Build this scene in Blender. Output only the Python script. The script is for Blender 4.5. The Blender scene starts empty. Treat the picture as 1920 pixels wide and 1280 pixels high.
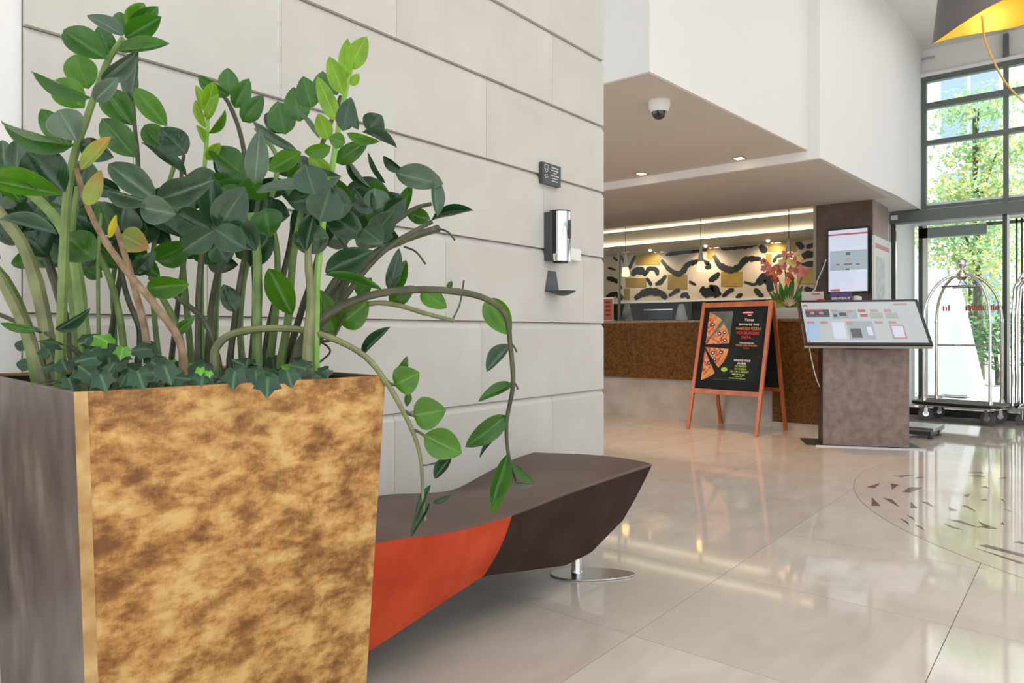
import bpy, bmesh, math, random
from mathutils import Vector, Matrix, noise
random.seed(7)
S = bpy.context.scene
COL = S.collection
PI = math.pi

# ------------------------------------------------------------------ camera, world, lights
F, U0, V0, H = 1319.0, 960.0, 623.0, 0.972
YAW = math.radians(39.3)
CY, SY = math.cos(YAW), math.sin(YAW)
cam = bpy.data.cameras.new('camera'); co = bpy.data.objects.new('camera', cam); COL.objects.link(co)
co.location = (0, 0, H); co.rotation_euler = (PI/2, 0, YAW - PI/2)
cam.sensor_width = 36; cam.lens = 36*F/1920; cam.shift_y = (V0-640)/1920; cam.clip_start = .02; cam.clip_end = 200
S.camera = co
S.view_settings.view_transform = 'Standard'; S.view_settings.look = 'None'
S.view_settings.gamma = 1; S.view_settings.use_curve_mapping = False
S.view_settings.exposure = -0.15
S.cycles.max_bounces = 8; S.cycles.transparent_max_bounces = 16; S.cycles.sample_clamp_indirect = 6
w = bpy.data.worlds.new('sky'); S.world = w; w.use_nodes = True
wn = w.node_tree; bg = wn.nodes['Background']
tcn = wn.nodes.new('ShaderNodeTexCoord'); sep = wn.nodes.new('ShaderNodeSeparateXYZ'); rmp = wn.nodes.new('ShaderNodeValToRGB')
wn.links.new(tcn.outputs['Generated'], sep.inputs[0]); wn.links.new(sep.outputs['Z'], rmp.inputs[0]); wn.links.new(rmp.outputs[0], bg.inputs[0])
rmp.color_ramp.elements[0].color = (.95, .97, 1, 1); rmp.color_ramp.elements[1].color = (.72, .85, 1, 1)
bg.inputs[1].default_value = 2.0
def area(name, loc, rot, sx, sy, power, colr=(1, 1, 1)):
    l = bpy.data.lights.new(name, 'AREA'); l.shape = 'RECTANGLE'; l.size = sx; l.size_y = sy; l.energy = power; l.color = colr
    o = bpy.data.objects.new(name, l); o.location = loc; o.rotation_euler = rot; COL.objects.link(o); return o
area('ceiling_fill_light', (1.6, -1.4, 4.2), (0, 0, 0), 4.5, 3, 66, (1, .985, .96))  # added soft fill lamp out of view, not a fitting of the room
area('lobby_fill_light', (6.6, 0.0, 4.2), (0, 0, 0), 3.5, 2.4, 28, (1, .98, .95))  # second added fill lamp, unseen, brightens the lobby
sun = bpy.data.lights.new('sun', 'SUN'); sun.energy = 9.0; sun.angle = math.radians(1); sun.color = (1, .95, .86)
so = bpy.data.objects.new('sun', sun); COL.objects.link(so); so.rotation_euler = Vector((0.35, 0.62, -0.85)).to_track_quat('-Z', 'Y').to_euler(); so.location = (12, -8, 12)

# ------------------------------------------------------------------ projection helpers (pixel -> real place)
def ray(u, v):
    a = (u-U0)/F; b = (V0-v)/F
    return Vector((CY + a*SY, SY - a*CY, b))
CAM = Vector((0, 0, H))
def at(u, v, t): return CAM + ray(u, v)*t
def onX(u, v, X): r = ray(u, v); return CAM + r*(X/r.x)
def onY(u, v, Y): r = ray(u, v); return CAM + r*(Y/r.y)
def onZ(u, v, Z): r = ray(u, v); return CAM + r*((Z-H)/r.z)

# ------------------------------------------------------------------ materials
MATS = {}
def nt(m): return m.node_tree.nodes, m.node_tree.links
def pm(name, col, rough=.5, metal=0, spec=.5, emit=None, es=1, coat=0):
    m = bpy.data.materials.new(name); m.use_nodes = True; n, l = nt(m); b = n['Principled BSDF']
    b.inputs['Base Color'].default_value = (*col, 1); b.inputs['Roughness'].default_value = rough
    b.inputs['Metallic'].default_value = metal; b.inputs['Specular IOR Level'].default_value = spec
    b.inputs['Coat Weight'].default_value = coat
    if emit: b.inputs['Emission Color'].default_value = (*emit, 1); b.inputs['Emission Strength'].default_value = es
    MATS[name] = m; return m
def noisy(name, c1, c2, scale=5, rough=.5, metal=0, stretch=(1, 1, 1), lo=.35, hi=.65, detail=6, bump=0, spec=.5, c3=None, coord='Object', rough2=None, dist=0.0, coat=0):
    m = pm(name, c1, rough, metal, spec, coat=coat); n, l = nt(m); b = n['Principled BSDF']
    tc = n.new('ShaderNodeTexCoord'); mp = n.new('ShaderNodeMapping'); mp.inputs['Scale'].default_value = stretch
    nz = n.new('ShaderNodeTexNoise'); nz.inputs['Scale'].default_value = scale; nz.inputs['Detail'].default_value = detail; nz.inputs['Distortion'].default_value = dist
    rp = n.new('ShaderNodeValToRGB'); e = rp.color_ramp.elements
    e[0].position = lo; e[0].color = (*c1, 1); e[1].position = hi; e[1].color = (*c2, 1)
    if c3: x = e.new((lo+hi)/2); x.color = (*c3, 1)
    l.new(tc.outputs[coord], mp.inputs[0]); l.new(mp.outputs[0], nz.inputs[0]); l.new(nz.outputs[0], rp.inputs[0]); l.new(rp.outputs[0], b.inputs['Base Color'])
    if bump:
        bp = n.new('ShaderNodeBump'); bp.inputs['Strength'].default_value = bump; bp.inputs['Distance'].default_value = .01
        l.new(nz.outputs[0], bp.inputs['Height']); l.new(bp.outputs[0], b.inputs['Normal'])
    return m
white = pm('white_paint', (.80, .80, .79), .75)
soffit_shade = pm('soffit_shade', (.66, .60, .53), .75)  # brown-beige shade under the white soffits is put into this colour
stone = noisy('limestone', (.535, .512, .478), (.605, .587, .553), 3.5, .8, detail=9, bump=.04, lo=.3, hi=.7, coord='Object')
marble = None
def make_marble():
    m = pm('polished_marble', (.6, .5, .42), .07, spec=.6); n, l = nt(m); b = n['Principled BSDF']
    geo = n.new('ShaderNodeNewGeometry'); nz = n.new('ShaderNodeTexNoise'); nz.inputs['Scale'].default_value = 2.2; nz.inputs['Detail'].default_value = 10; nz.inputs['Distortion'].default_value = 1.2
    mp = n.new('ShaderNodeMapping'); mp.inputs['Scale'].default_value = (1, 2.6, 1)
    oi = n.new('ShaderNodeObjectInfo'); sc = n.new('ShaderNodeVectorMath'); sc.operation = 'SCALE'; ad = n.new('ShaderNodeVectorMath'); ad.operation = 'ADD'
    cb = n.new('ShaderNodeCombineXYZ'); l.new(oi.outputs['Random'], cb.inputs[0]); l.new(oi.outputs['Random'], cb.inputs[1]); l.new(cb.outputs[0], sc.inputs[0]); sc.inputs['Scale'].default_value = 37
    l.new(geo.outputs['Position'], ad.inputs[0]); l.new(sc.outputs[0], ad.inputs[1]); l.new(ad.outputs[0], mp.inputs[0]); l.new(mp.outputs[0], nz.inputs[0])
    rp = n.new('ShaderNodeValToRGB'); e = rp.color_ramp.elements
    e[0].position = .25; e[0].color = (.64, .555, .475, 1); e[1].position = .75; e[1].color = (.75, .675, .60, 1)
    l.new(nz.outputs[0], rp.inputs[0])
    mx = n.new('ShaderNodeMix'); mx.data_type = 'RGBA'; mx.blend_type = 'MULTIPLY'; mx.inputs[0].default_value = 1
    mr = n.new('ShaderNodeMapRange'); mr.inputs[3].default_value = .93; mr.inputs[4].default_value = 1.03
    l.new(oi.outputs['Random'], mr.inputs[0]); l.new(rp.outputs[0], mx.inputs[6]); l.new(mr.outputs[0], mx.inputs[7]); l.new(mx.outputs[2], b.inputs['Base Color'])
    n2 = n.new('ShaderNodeTexNoise'); n2.inputs['Scale'].default_value = 60; n2.inputs['Detail'].default_value = 3; l.new(geo.outputs['Position'], n2.inputs[0])
    r2 = n.new('ShaderNodeMapRange'); r2.inputs[3].default_value = .025; r2.inputs[4].default_value = .09; l.new(n2.outputs[0], r2.inputs[0]); l.new(r2.outputs[0], b.inputs['Roughness'])
    return m
marble = make_marble()
grout = pm('grout', (.25, .21, .17), .6)
dark_metal = pm('dark_grey_metal', (.06, .075, .07), .45, .3)
frame_grey = pm('grey_green_frame', (.12, .145, .135), .4, .2)
chrome = pm('chrome', (.85, .85, .85), .06, 1)
steel = pm('brushed_steel', (.55, .55, .54), .28, 1)
brass = pm('warm_chrome', (.80, .74, .62), .12, 1)
blackm = pm('black_plastic', (.012, .012, .013), .35)
greyp = pm('slate_grey_plastic', (.06, .068, .07), .4)
whitep = pm('white_plastic', (.78, .78, .76), .4)
gold_face = None
def make_gold():
    m = pm('mottled_gold_laminate', (.5, .3, .1), .38, 0.15, .5); n, l = nt(m); b = n['Principled BSDF']
    tc = n.new('ShaderNodeTexCoord')
    def nz(sc, st, det, rot=0, dis=0):
        mp = n.new('ShaderNodeMapping'); mp.inputs['Scale'].default_value = st; mp.inputs['Rotation'].default_value = (rot, 0, 0)
        x = n.new('ShaderNodeTexNoise'); x.inputs['Scale'].default_value = sc; x.inputs['Detail'].default_value = det; x.inputs['Distortion'].default_value = dis; x.inputs['Roughness'].default_value = .62
        l.new(tc.outputs['Object'], mp.inputs[0]); l.new(mp.outputs[0], x.inputs[0]); return x
    a = nz(15, (1, 1, 1.5), 6, .15, .25); bn = nz(42, (1, 1, 2.0), 6, .2); c = nz(150, (3, 3, .5), 2)
    def math_(op, x, y, k=None):
        q = n.new('ShaderNodeMath'); q.operation = op; l.new(x, q.inputs[0])
        if k is None: l.new(y, q.inputs[1])
        else: q.inputs[1].default_value = k
        return q.outputs[0]
    v = math_('ADD', a.outputs[0], math_('MULTIPLY', bn.outputs[0], None, .42)); v = math_('ADD', v, math_('MULTIPLY', c.outputs[0], None, .10))
    rp = n.new('ShaderNodeValToRGB'); e = rp.color_ramp.elements
    e[0].position = .60; e[0].color = (.17, .063, .014, 1); e[1].position = .92; e[1].color = (.63, .40, .145, 1)
    x = e.new(.70); x.color = (.30, .135, .032, 1); x = e.new(.79); x.color = (.47, .25, .072, 1)
    l.new(v, rp.inputs[0]); l.new(rp.outputs[0], b.inputs['Base Color'])
    bp = n.new('ShaderNodeBump'); bp.inputs['Strength'].default_value = .06; bp.inputs['Distance'].default_value = .004; l.new(bn.outputs[0], bp.inputs['Height']); l.new(bp.outputs[0], b.inputs['Normal'])
    return m
gold_face = make_gold()
gold_edge = noisy('worn_gold_edge', (.62, .42, .18), (.36, .19, .06), 20, .35, .2)
bronze_side = noisy('bronze_side', (.10, .078, .066), (.25, .21, .18), 13, .48, .0, (1, 1, .55), .30, .72, 9, c3=(.155, .125, .108))
counter_mat = noisy('counter_bronze', (.085, .030, .003), (.19, .082, .009), 34, .6, 0, detail=5, spec=.25)
kiosk_mat = noisy('mauve_brown_laminate', (.20, .145, .125), (.30, .23, .205), 16, .45, detail=6, c3=(.25, .185, .165))
pillar_mat = noisy('brown_pillar', (.085, .055, .04), (.13, .09, .068), 6, .5)
plinth_mat = noisy('plinth_stone', (.46, .38, .30), (.58, .50, .41), 5, .5)
velvet_b = noisy('brown_velvet', (.033, .018, .014), (.058, .034, .028), 9, .8, spec=.2, lo=.3, hi=.75)
leather = noisy('brown_leatherette', (.095, .055, .043), (.118, .073, .058), 4, .5, bump=.02)
velvet_r = noisy('orange_red_velvet', (.50, .050, .016), (.66, .085, .030), 7, .75, spec=.2)
wood = noisy('cherry_wood', (.36, .085, .018), (.52, .15, .035), 9, .35, stretch=(1, 1, .12), coat=.3)
board_black = pm('board_black', (.007, .009, .009), .6, spec=.2)
soil_m = noisy('soil', (.012, .008, .006), (.03, .02, .014), 40, .9)
inlay_m = noisy('red_brown_marble', (.14, .055, .04), (.22, .10, .075), 10, .12)
inlay_bed = noisy('pale_marble_disc', (.61, .52, .44), (.70, .61, .53), 2.2, .06, spec=.6)
cream = noisy('mural_cream', (.50, .42, .32), (.60, .52, .41), 2, .6)
ink = pm('mural_black', (.008, .010, .010), .4)
gold_sq = noisy('gold_leaf', (.30, .19, .03), (.38, .25, .05), 4, .35, .4)
cove_m = pm('cove_silver', (.74, .70, .62), .45, .15)
led = pm('led_strip', (1, .9, .7), .5, emit=(1, .88, .64), es=2.6)
warm_lens = pm('warm_downlight', (1, .8, .5), .5, emit=(1, .62, .28), es=9)
spot_lens = pm('spot_lens', (1, .9, .8), .5, emit=(1, .78, .55), es=3)
glow = pm('pendant_glow', (1, .6, .2), .5, emit=(1, .58, .15), es=5)
red_m = pm('print_red', (.62, .03, .03), .5)
def scr(name, col, s): return pm(name, (0.02, .02, .02), .12, emit=col, es=s)
scr_w = scr('screen_white', (.72, .76, .90), .95)
scr_g = scr('screen_grey', (.42, .50, .55), .85)
scr_r = scr('screen_red', (.55, .12, .15), .8)
scr_p = scr('screen_pink', (.62, .35, .36), .8)
scr_d = scr('screen_dark', (.10, .10, .11), .8)
scr_b = scr('screen_blue', (.45, .62, .85), .9)
scr_n = scr('screen_green', (.45, .52, .45), .85)
print_w = pm('print_white', (.75, .75, .72), .5); print_or = pm('print_orange', (.62, .20, .05), .5); print_gr = pm('print_green', (.35, .50, .06), .5)
def glassmat():
    m = bpy.data.materials.new('clear_glass'); m.use_nodes = True; n, l = nt(m); n.remove(n['Principled BSDF'])
    t = n.new('ShaderNodeBsdfTransparent'); t.inputs[0].default_value = (.97, .99, .985, 1); g = n.new('ShaderNodeBsdfGlossy'); g.inputs['Roughness'].default_value = .0
    fr = n.new('ShaderNodeFresnel'); fr.inputs[0].default_value = 1.22; mx = n.new('ShaderNodeMixShader')
    l.new(fr.outputs[0], mx.inputs[0]); l.new(t.outputs[0], mx.inputs[1]); l.new(g.outputs[0], mx.inputs[2]); l.new(mx.outputs[0], n['Material Output'].inputs[0]); return m
glass = glassmat()
def leafmat(name, top, vein, rough=.32, trans=.35, tcol=None, spec=.5, patch=None, coat=.22):
    m = pm(name, top, rough, spec=spec); n, l = nt(m); b = n['Principled BSDF']
    tc = n.new('ShaderNodeTexCoord'); sp = n.new('ShaderNodeSeparateXYZ'); l.new(tc.outputs['UV'], sp.inputs[0])
    # midrib
    ab = n.new('ShaderNodeMath'); ab.operation = 'SUBTRACT'; ab.inputs[1].default_value = .5; l.new(sp.outputs['Y'], ab.inputs[0])
    a2 = n.new('ShaderNodeMath'); a2.operation = 'ABSOLUTE'; l.new(ab.outputs[0], a2.inputs[0])
    mr = n.new('ShaderNodeMapRange'); mr.inputs[1].default_value = .01; mr.inputs[2].default_value = .05; mr.inputs[3].default_value = 1; mr.inputs[4].default_value = 0; l.new(a2.outputs[0], mr.inputs[0])
    # side veins
    ws = n.new('ShaderNodeMath'); ws.operation = 'MULTIPLY_ADD'; ws.inputs[1].default_value = -.55; l.new(a2.outputs[0], ws.inputs[0]); l.new(sp.outputs['X'], ws.inputs[2])
    s2 = n.new('ShaderNodeMath'); s2.operation = 'MULTIPLY'; s2.inputs[1].default_value = 62; l.new(ws.outputs[0], s2.inputs[0])
    sn = n.new('ShaderNodeMath'); sn.operation = 'SINE'; l.new(s2.outputs[0], sn.inputs[0])
    m3 = n.new('ShaderNodeMapRange'); m3.inputs[1].default_value = .86; m3.inputs[2].default_value = 1; m3.inputs[3].default_value = 0; m3.inputs[4].default_value = .22; l.new(sn.outputs[0], m3.inputs[0])
    mxv = n.new('ShaderNodeMath'); mxv.operation = 'MAXIMUM'; l.new(mr.outputs[0], mxv.inputs[0]); l.new(m3.outputs[0], mxv.inputs[1])
    nz = n.new('ShaderNodeTexNoise'); nz.inputs['Scale'].default_value = 26; nz.inputs['Detail'].default_value = 5
    geo = n.new('ShaderNodeNewGeometry'); l.new(geo.outputs['Position'], nz.inputs[0])
    rp = n.new('ShaderNodeValToRGB'); e = rp.color_ramp.elements; e[0].position = .3; e[1].position = .7
    e[0].color = (*[c*.62 for c in top], 1); e[1].color = (*[min(1, c*1.38) for c in top], 1)
    l.new(nz.outputs[0], rp.inputs[0])
    eg = n.new('ShaderNodeMapRange'); eg.inputs[1].default_value = .455; eg.inputs[2].default_value = .5; eg.inputs[3].default_value = 0; eg.inputs[4].default_value = .55; l.new(a2.outputs[0], eg.inputs[0])
    em = n.new('ShaderNodeMath'); em.operation = 'MAXIMUM'; l.new(mxv.outputs[0], em.inputs[0]); l.new(eg.outputs[0], em.inputs[1]); mxv = em
    bp = n.new('ShaderNodeBump'); bp.inputs['Strength'].default_value = .5; bp.inputs['Distance'].default_value = .0012; bh = n.new('ShaderNodeMath'); bh.operation = 'SUBTRACT'
    l.new(nz.outputs[0], bh.inputs[0]); l.new(m3.outputs[0], bh.inputs[1]); l.new(bh.outputs[0], bp.inputs['Height']); l.new(bp.outputs[0], b.inputs['Normal'])
    b.inputs['Coat Weight'].default_value = coat; b.inputs['Coat Roughness'].default_value = .12
    src = rp.outputs[0]
    if patch:
        px = n.new('ShaderNodeMix'); px.data_type = 'RGBA'; pr = n.new('ShaderNodeMapRange'); pr.inputs[1].default_value = .45; pr.inputs[2].default_value = .95
        l.new(sp.outputs['X'], pr.inputs[0]); l.new(pr.outputs[0], px.inputs[0]); l.new(src, px.inputs[6]); px.inputs[7].default_value = (*patch, 1); src = px.outputs[2]
    mx = n.new('ShaderNodeMix'); mx.data_type = 'RGBA'; l.new(mxv.outputs[0], mx.inputs[0]); l.new(src, mx.inputs[6]); mx.inputs[7].default_value = (*vein, 1)
    l.new(mx.outputs[2], b.inputs['Base Color'])
    rr = n.new('ShaderNodeMapRange'); rr.inputs[3].default_value = rough*.75; rr.inputs[4].default_value = rough*1.4; l.new(nz.outputs[0], rr.inputs[0]); l.new(rr.outputs[0], b.inputs['Roughness'])
    if trans:
        t = n.new('ShaderNodeBsdfTranslucent'); t.inputs[0].default_value = (*(tcol or [min(1, c*2.2) for c in top]), 1)
        ms = n.new('ShaderNodeMixShader'); ms.inputs[0].default_value = trans
        l.new(b.outputs[0], ms.inputs[1]); l.new(t.outputs[0], ms.inputs[2]); l.new(ms.outputs[0], n['Material Output'].inputs[0])
    return m
LM = {
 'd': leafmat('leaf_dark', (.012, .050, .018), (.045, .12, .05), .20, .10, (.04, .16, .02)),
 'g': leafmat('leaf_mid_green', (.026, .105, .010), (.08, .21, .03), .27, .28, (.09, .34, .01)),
 'b': leafmat('leaf_bright_green', (.055, .18, .010), (.14, .33, .03), .30, .35, (.16, .45, .01)),
 'l': leafmat('leaf_lime', (.17, .35, .012), (.32, .50, .06), .34, .35, (.32, .58, .02)),
 'p': leafmat('leaf_grey_sheen', (.055, .105, .060), (.14, .21, .13), .34, .08),  # pale green with the grey sheen of glossy leaves put into its colour
 'y': leafmat('leaf_yellowing', (.26, .33, .06), (.40, .42, .12), .4, .25, patch=(.50, .20, .05)),
 'w': leafmat('leaf_yellow', (.62, .50, .03), (.5, .5, .1), .4, .25),
 'i': leafmat('ivy_green', (.010, .052, .020), (.07, .16, .07), .45, .1),
 'j': leafmat('ivy_fresh', (.11, .34, .02), (.25, .5, .1), .4, .3),
}
stem_g = noisy('stem_green', (.13, .21, .055), (.20, .30, .09), 30, .42)
stem_b = noisy('stem_bright', (.17, .38, .05), (.28, .50, .10), 20, .42)
stem_d = noisy('stem_dark', (.045, .055, .028), (.10, .10, .055), 30, .5)
stem_o = noisy('stem_olive', (.16, .17, .075), (.24, .26, .11), 24, .45)
stem_br = noisy('stem_brown', (.21, .13, .07), (.34, .24, .15), 60, .7, bump=.3)

# ------------------------------------------------------------------ object helpers
W = {}
def link(o, parent=None, mw=None):
    COL.objects.link(o); mw = mw or Matrix()
    if parent is not None: o.parent = parent; o.matrix_parent_inverse = W[parent.name].inverted()
    o.matrix_basis = mw; W[o.name] = mw.copy(); return o
def thing(name, label, cat, loc=(0, 0, 0), group=None):
    o = bpy.data.objects.new(name, None); o.empty_display_size = .05
    link(o, None, Matrix.Translation(loc)); o['label'] = label; o['category'] = cat
    if group: o['group'] = group
    return o
def tag(o, label, cat, group=None):
    o['label'] = label; o['category'] = cat
    if group: o['group'] = group
    return o
class MB:
    def __init__(s): s.v = []; s.f = []; s.uv = None
    def add(s, vs, fs):
        k = len(s.v); s.v += [Vector(v) for v in vs]; s.f += [tuple(i+k for i in f) for f in fs]; return s
    def hexa(s, p):  # 8 points: bottom 4, top 4
        return s.add(p, [(3, 2, 1, 0), (4, 5, 6, 7), (0, 1, 5, 4), (1, 2, 6, 5), (2, 3, 7, 6), (3, 0, 4, 7)])
    def box(s, a, b):
        (x0, y0, z0), (x1, y1, z1) = a, b
        return s.hexa([(x0, y0, z0), (x1, y0, z0), (x1, y1, z0), (x0, y1, z0), (x0, y0, z1), (x1, y0, z1), (x1, y1, z1), (x0, y1, z1)])
    def obox(s, p, q, width, height, up=Vector((0, 0, 1))):   # bar from p to q
        p, q = Vector(p), Vector(q); d = (q-p).normalized(); sd = d.cross(up)
        if sd.length < 1e-4: sd = Vector((1, 0, 0))
        sd.normalize(); un = sd.cross(d).normalized(); a = sd*width/2; b = un*height/2
        return s.hexa([p-a-b, p+a-b, q+a-b, q-a-b, p-a+b, p+a+b, q+a+b, q-a+b])
    def prism(s, pts, z0, z1):
        n = len(pts); vs = [(x, y, z0) for x, y in pts] + [(x, y, z1) for x, y in pts]
        return s.add(vs, [tuple(range(n-1, -1, -1)), tuple(range(n, 2*n))] + [(i, (i+1) % n, (i+1) % n+n, i+n) for i in range(n)])
    def slab(s, pts, nrm, th):  # planar polygon extruded along nrm
        n = len(pts); pts = [Vector(p) for p in pts]; nrm = Vector(nrm); vs = pts + [p+nrm*th for p in pts]
        return s.add(vs, [tuple(range(n-1, -1, -1)), tuple(range(n, 2*n))] + [(i, (i+1) % n, (i+1) % n+n, i+n) for i in range(n)])
    def tube(s, pts, rad, seg=8, cap=True):
        pts = [Vector(p) for p in pts]; n = len(pts)
        if not hasattr(rad, '__len__'): rad = [rad]*n
        ref = None; vs = []
        for i, p in enumerate(pts):
            d = (pts[min(i+1, n-1)]-pts[max(i-1, 0)]).normalized()
            if ref is None: ref = d.orthogonal().normalized()
            ref = (ref - d*ref.dot(d)).normalized(); b = d.cross(ref)
            vs += [p + (ref*math.cos(2*PI*k/seg) + b*math.sin(2*PI*k/seg))*rad[i] for k in range(seg)]
        fs = [(i*seg+k, i*seg+(k+1) % seg, (i+1)*seg+(k+1) % seg, (i+1)*seg+k) for i in range(n-1) for k in range(seg)]
        if cap: fs += [tuple(range(seg-1, -1, -1)), tuple((n-1)*seg+k for k in range(seg))]
        return s.add(vs, fs)
    def lathe(s, prof, c, seg=24, cap=True):  # prof [(r,z)]
        c = Vector(c); vs = []
        for r, z in prof: vs += [c+Vector((r*math.cos(2*PI*k/seg), r*math.sin(2*PI*k/seg), z)) for k in range(seg)]
        n = len(prof); fs = [(i*seg+k, i*seg+(k+1) % seg, (i+1)*seg+(k+1) % seg, (i+1)*seg+k) for i in range(n-1) for k in range(seg)]
        if cap: fs += [tuple(range(seg-1, -1, -1)), tuple((n-1)*seg+k for k in range(seg))]
        return s.add(vs, fs)
    def sphere(s, c, r, seg=14, rings=8, sz=1):
        prof = [(max(1e-4, r*math.sin(PI*i/rings)), -r*sz*math.cos(PI*i/rings)) for i in range(rings+1)]
        return s.lathe(prof, c, seg)
    def build(s, name, mat, parent=None, smooth=False, bevel=0, kind=None):
        c = sum(s.v, Vector())/len(s.v); me = bpy.data.meshes.new(name)
        me.from_pydata([v-c for v in s.v], [], s.f); me.update()
        bm = bmesh.new(); bm.from_mesh(me); bmesh.ops.recalc_face_normals(bm, faces=bm.faces); bm.to_mesh(me); bm.free()
        if smooth:
            me.shade_smooth()
            if hasattr(me, 'set_sharp_from_angle'): me.set_sharp_from_angle(angle=math.radians(38))
        me.materials.append(mat); o = bpy.data.objects.new(name, me); link(o, parent, Matrix.Translation(c))
        if bevel:
            b = o.modifiers.new('bevel', 'BEVEL'); b.width = bevel; b.segments = 2; b.limit_method = 'ANGLE'
        if kind: o['kind'] = kind
        return o
def struct(o): o['kind'] = 'structure'; return o
def smoothpts(pts, k=5):
    pts = [Vector(p) for p in pts]; out = []
    P = [2*pts[0]-pts[1]] + pts + [2*pts[-1]-pts[-2]]
    for i in range(1, len(P)-2):
        for j in range(k):
            t = j/k; a, b, c, d = P[i-1], P[i], P[i+1], P[i+2]
            out.append(.5*((2*b)+(-a+c)*t+(2*a-5*b+4*c-d)*t*t+(-a+3*b-3*c+d)*t**3))
    out.append(pts[-1]); return out
def lerp_list(vals, n):
    return [vals[min(len(vals)-2, int(i/(n-1)*(len(vals)-1)))] * (1-((i/(n-1)*(len(vals)-1)) - min(len(vals)-2, int(i/(n-1)*(len(vals)-1))))) + vals[min(len(vals)-2, int(i/(n-1)*(len(vals)-1)))+1] * ((i/(n-1)*(len(vals)-1)) - min(len(vals)-2, int(i/(n-1)*(len(vals)-1)))) for i in range(n)]
def lettering(s, size, origin, right, up, mat, parent, bold=0, name='lettering', align='CENTER', lift=.0012):
    cu = bpy.data.curves.new('t', 'FONT'); cu.body = s; cu.size = size; cu.align_x = align; cu.resolution_u = 2; cu.offset = bold
    to = bpy.data.objects.new('t', cu); COL.objects.link(to)
    dg = bpy.context.evaluated_depsgraph_get(); me = bpy.data.meshes.new_from_object(to.evaluated_get(dg)); bpy.data.objects.remove(to)
    right = Vector(right).normalized(); up = Vector(up).normalized(); nrm = right.cross(up)
    M = Matrix((right, up, nrm)).transposed().to_4x4(); M.translation = Vector(origin)+nrm*lift
    me.materials.clear(); me.materials.append(mat); o = bpy.data.objects.new(name, me); return link(o, parent, M)

# ================================================================== SETTING
ZS, ZU, ZC = 2.42, 2.50, 4.34
XG, XP, XO = 9.55, 8.40, 11.1          # inner glazing, pillar face, outer glazing
ground = struct(MB().box((-40, -40, -.14), (60, 40, -.03)).build('floor', noisy('pavement', (.38, .38, .37), (.46, .46, .45), 1.5, .8)))
fl = struct(MB().box((-1.72, -4.35, -.028), (11.2, 7.2, -.006)).build('floor', grout))
tw, tl = .735, .783
tile_me = None
xs = [1.992+tw*k for k in range(-5, 13)]; ys = [-.434+tl*k for k in range(-5, 10)]
tm = MB().box((.0012, .0012, -.012), (tw-.0012, tl-.0012, 0)); me = bpy.data.meshes.new('tile'); me.from_pydata(tm.v, [], tm.f); me.materials.append(marble)
for x in xs:
    for y in ys:
        o = bpy.data.objects.new('tile', me); link(o, fl, Matrix.Translation((x, y, 0)))
# stone wall
WY, WX0, WX1, CH = 1.94, .557, 3.12, .34
wall = struct(MB().box((WX0, WY+.018, 0), (WX1-.012, WY+.30, ZC)).build('wall_left', grout))
rowj = {1: [.73, 1.70, 2.67], 2: [1.20, 2.17], 3: [1.0, 1.96, 2.93], 4: [.80, 1.70, 2.60], 5: [1.238, 2.2], 6: [.75, 1.71, 2.67], 7: [1.22, 2.2], 8: [.8, 1.75, 2.7]}
for k in range(0, 13):
    js = [WX0] + rowj.get(k, [1.2, 2.2] if k % 2 else [.8, 1.75, 2.7]) + [WX1]
    z0 = k*CH
    for a, b in zip(js, js[1:]):
        g = .0008
        prof = [(WY, z0+.0), (WY, z0+CH-.030), (WY+.015, z0+CH-.0035), (WY+.05, z0+CH-.0035), (WY+.05, z0)]
        if z0+CH > ZC: continue
        n = len(prof); xa, xb = a+(g if a > WX0 else 0), b-(g if b < WX1 else 0)
        vs = [(xa, y, z) for y, z in prof]+[(xb, y, z) for y, z in prof]
        MB().add(vs, [tuple(range(n)), tuple(range(2*n-1, n-1, -1))]+[(i, i+n, (i+1) % n+n, (i+1) % n) for i in range(n)]).build('stone_block', stone, wall)
struct(MB().box((WX0-1.9, WY+.02, 0), (WX0-.002, WY+.32, ZC)).build('wall_left', white))
# mezzanine volumes with lowered soffits
def xy(p): return (p.x, p.y)
A = onZ(1218, 134, ZU); A2 = onZ(1137, 154, ZU); B = onZ(1527, 290, ZU)
C = onZ(1538, 296, ZS); D = onZ(1636, 346, ZS); E = onZ(1681, 366, ZS)
struct(MB().prism([xy(A), (C.x, B.y), (C.x, 7.2), (A2.x, 7.2)], ZU, ZC).build('wall_upper', white))
struct(MB().prism([(C.x, C.y), xy(D), xy(E), (9.2, 1.53), (XG, 1.53), (XG, 2.35), (XP, 2.35), (XP, 7.2), (C.x, 7.2)], ZS, ZC).build('wall_upper', white))
struct(MB().prism([(A.x+.004, A.y+.006), (C.x+.0, B.y+.006), (C.x+.0, 7.2), (A2.x+.004, 7.2)], ZU-.006, ZU-.001).build('ceiling', soffit_shade))
struct(MB().prism([(C.x+.006, C.y+.006), (XP-.005, D.y+.03), (XP-.005, 7.2), (C.x+.006, 7.2)], ZS-.006, ZS-.001).build('ceiling', soffit_shade))
struct(MB().box((-2.2, -4.4, ZC), (XG+.3, 7.25, ZC+.12)).build('ceiling', white))
struct(MB().box((3.4, 7.2, 0), (10.7, 7.35, ZC)).build('wall_back', white))
struct(MB().box((10.35, 1.9, 0), (10.5, 7.2, 3.0)).build('wall_reception', pm('reception_dark', (.025, .023, .022), .4)))
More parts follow.
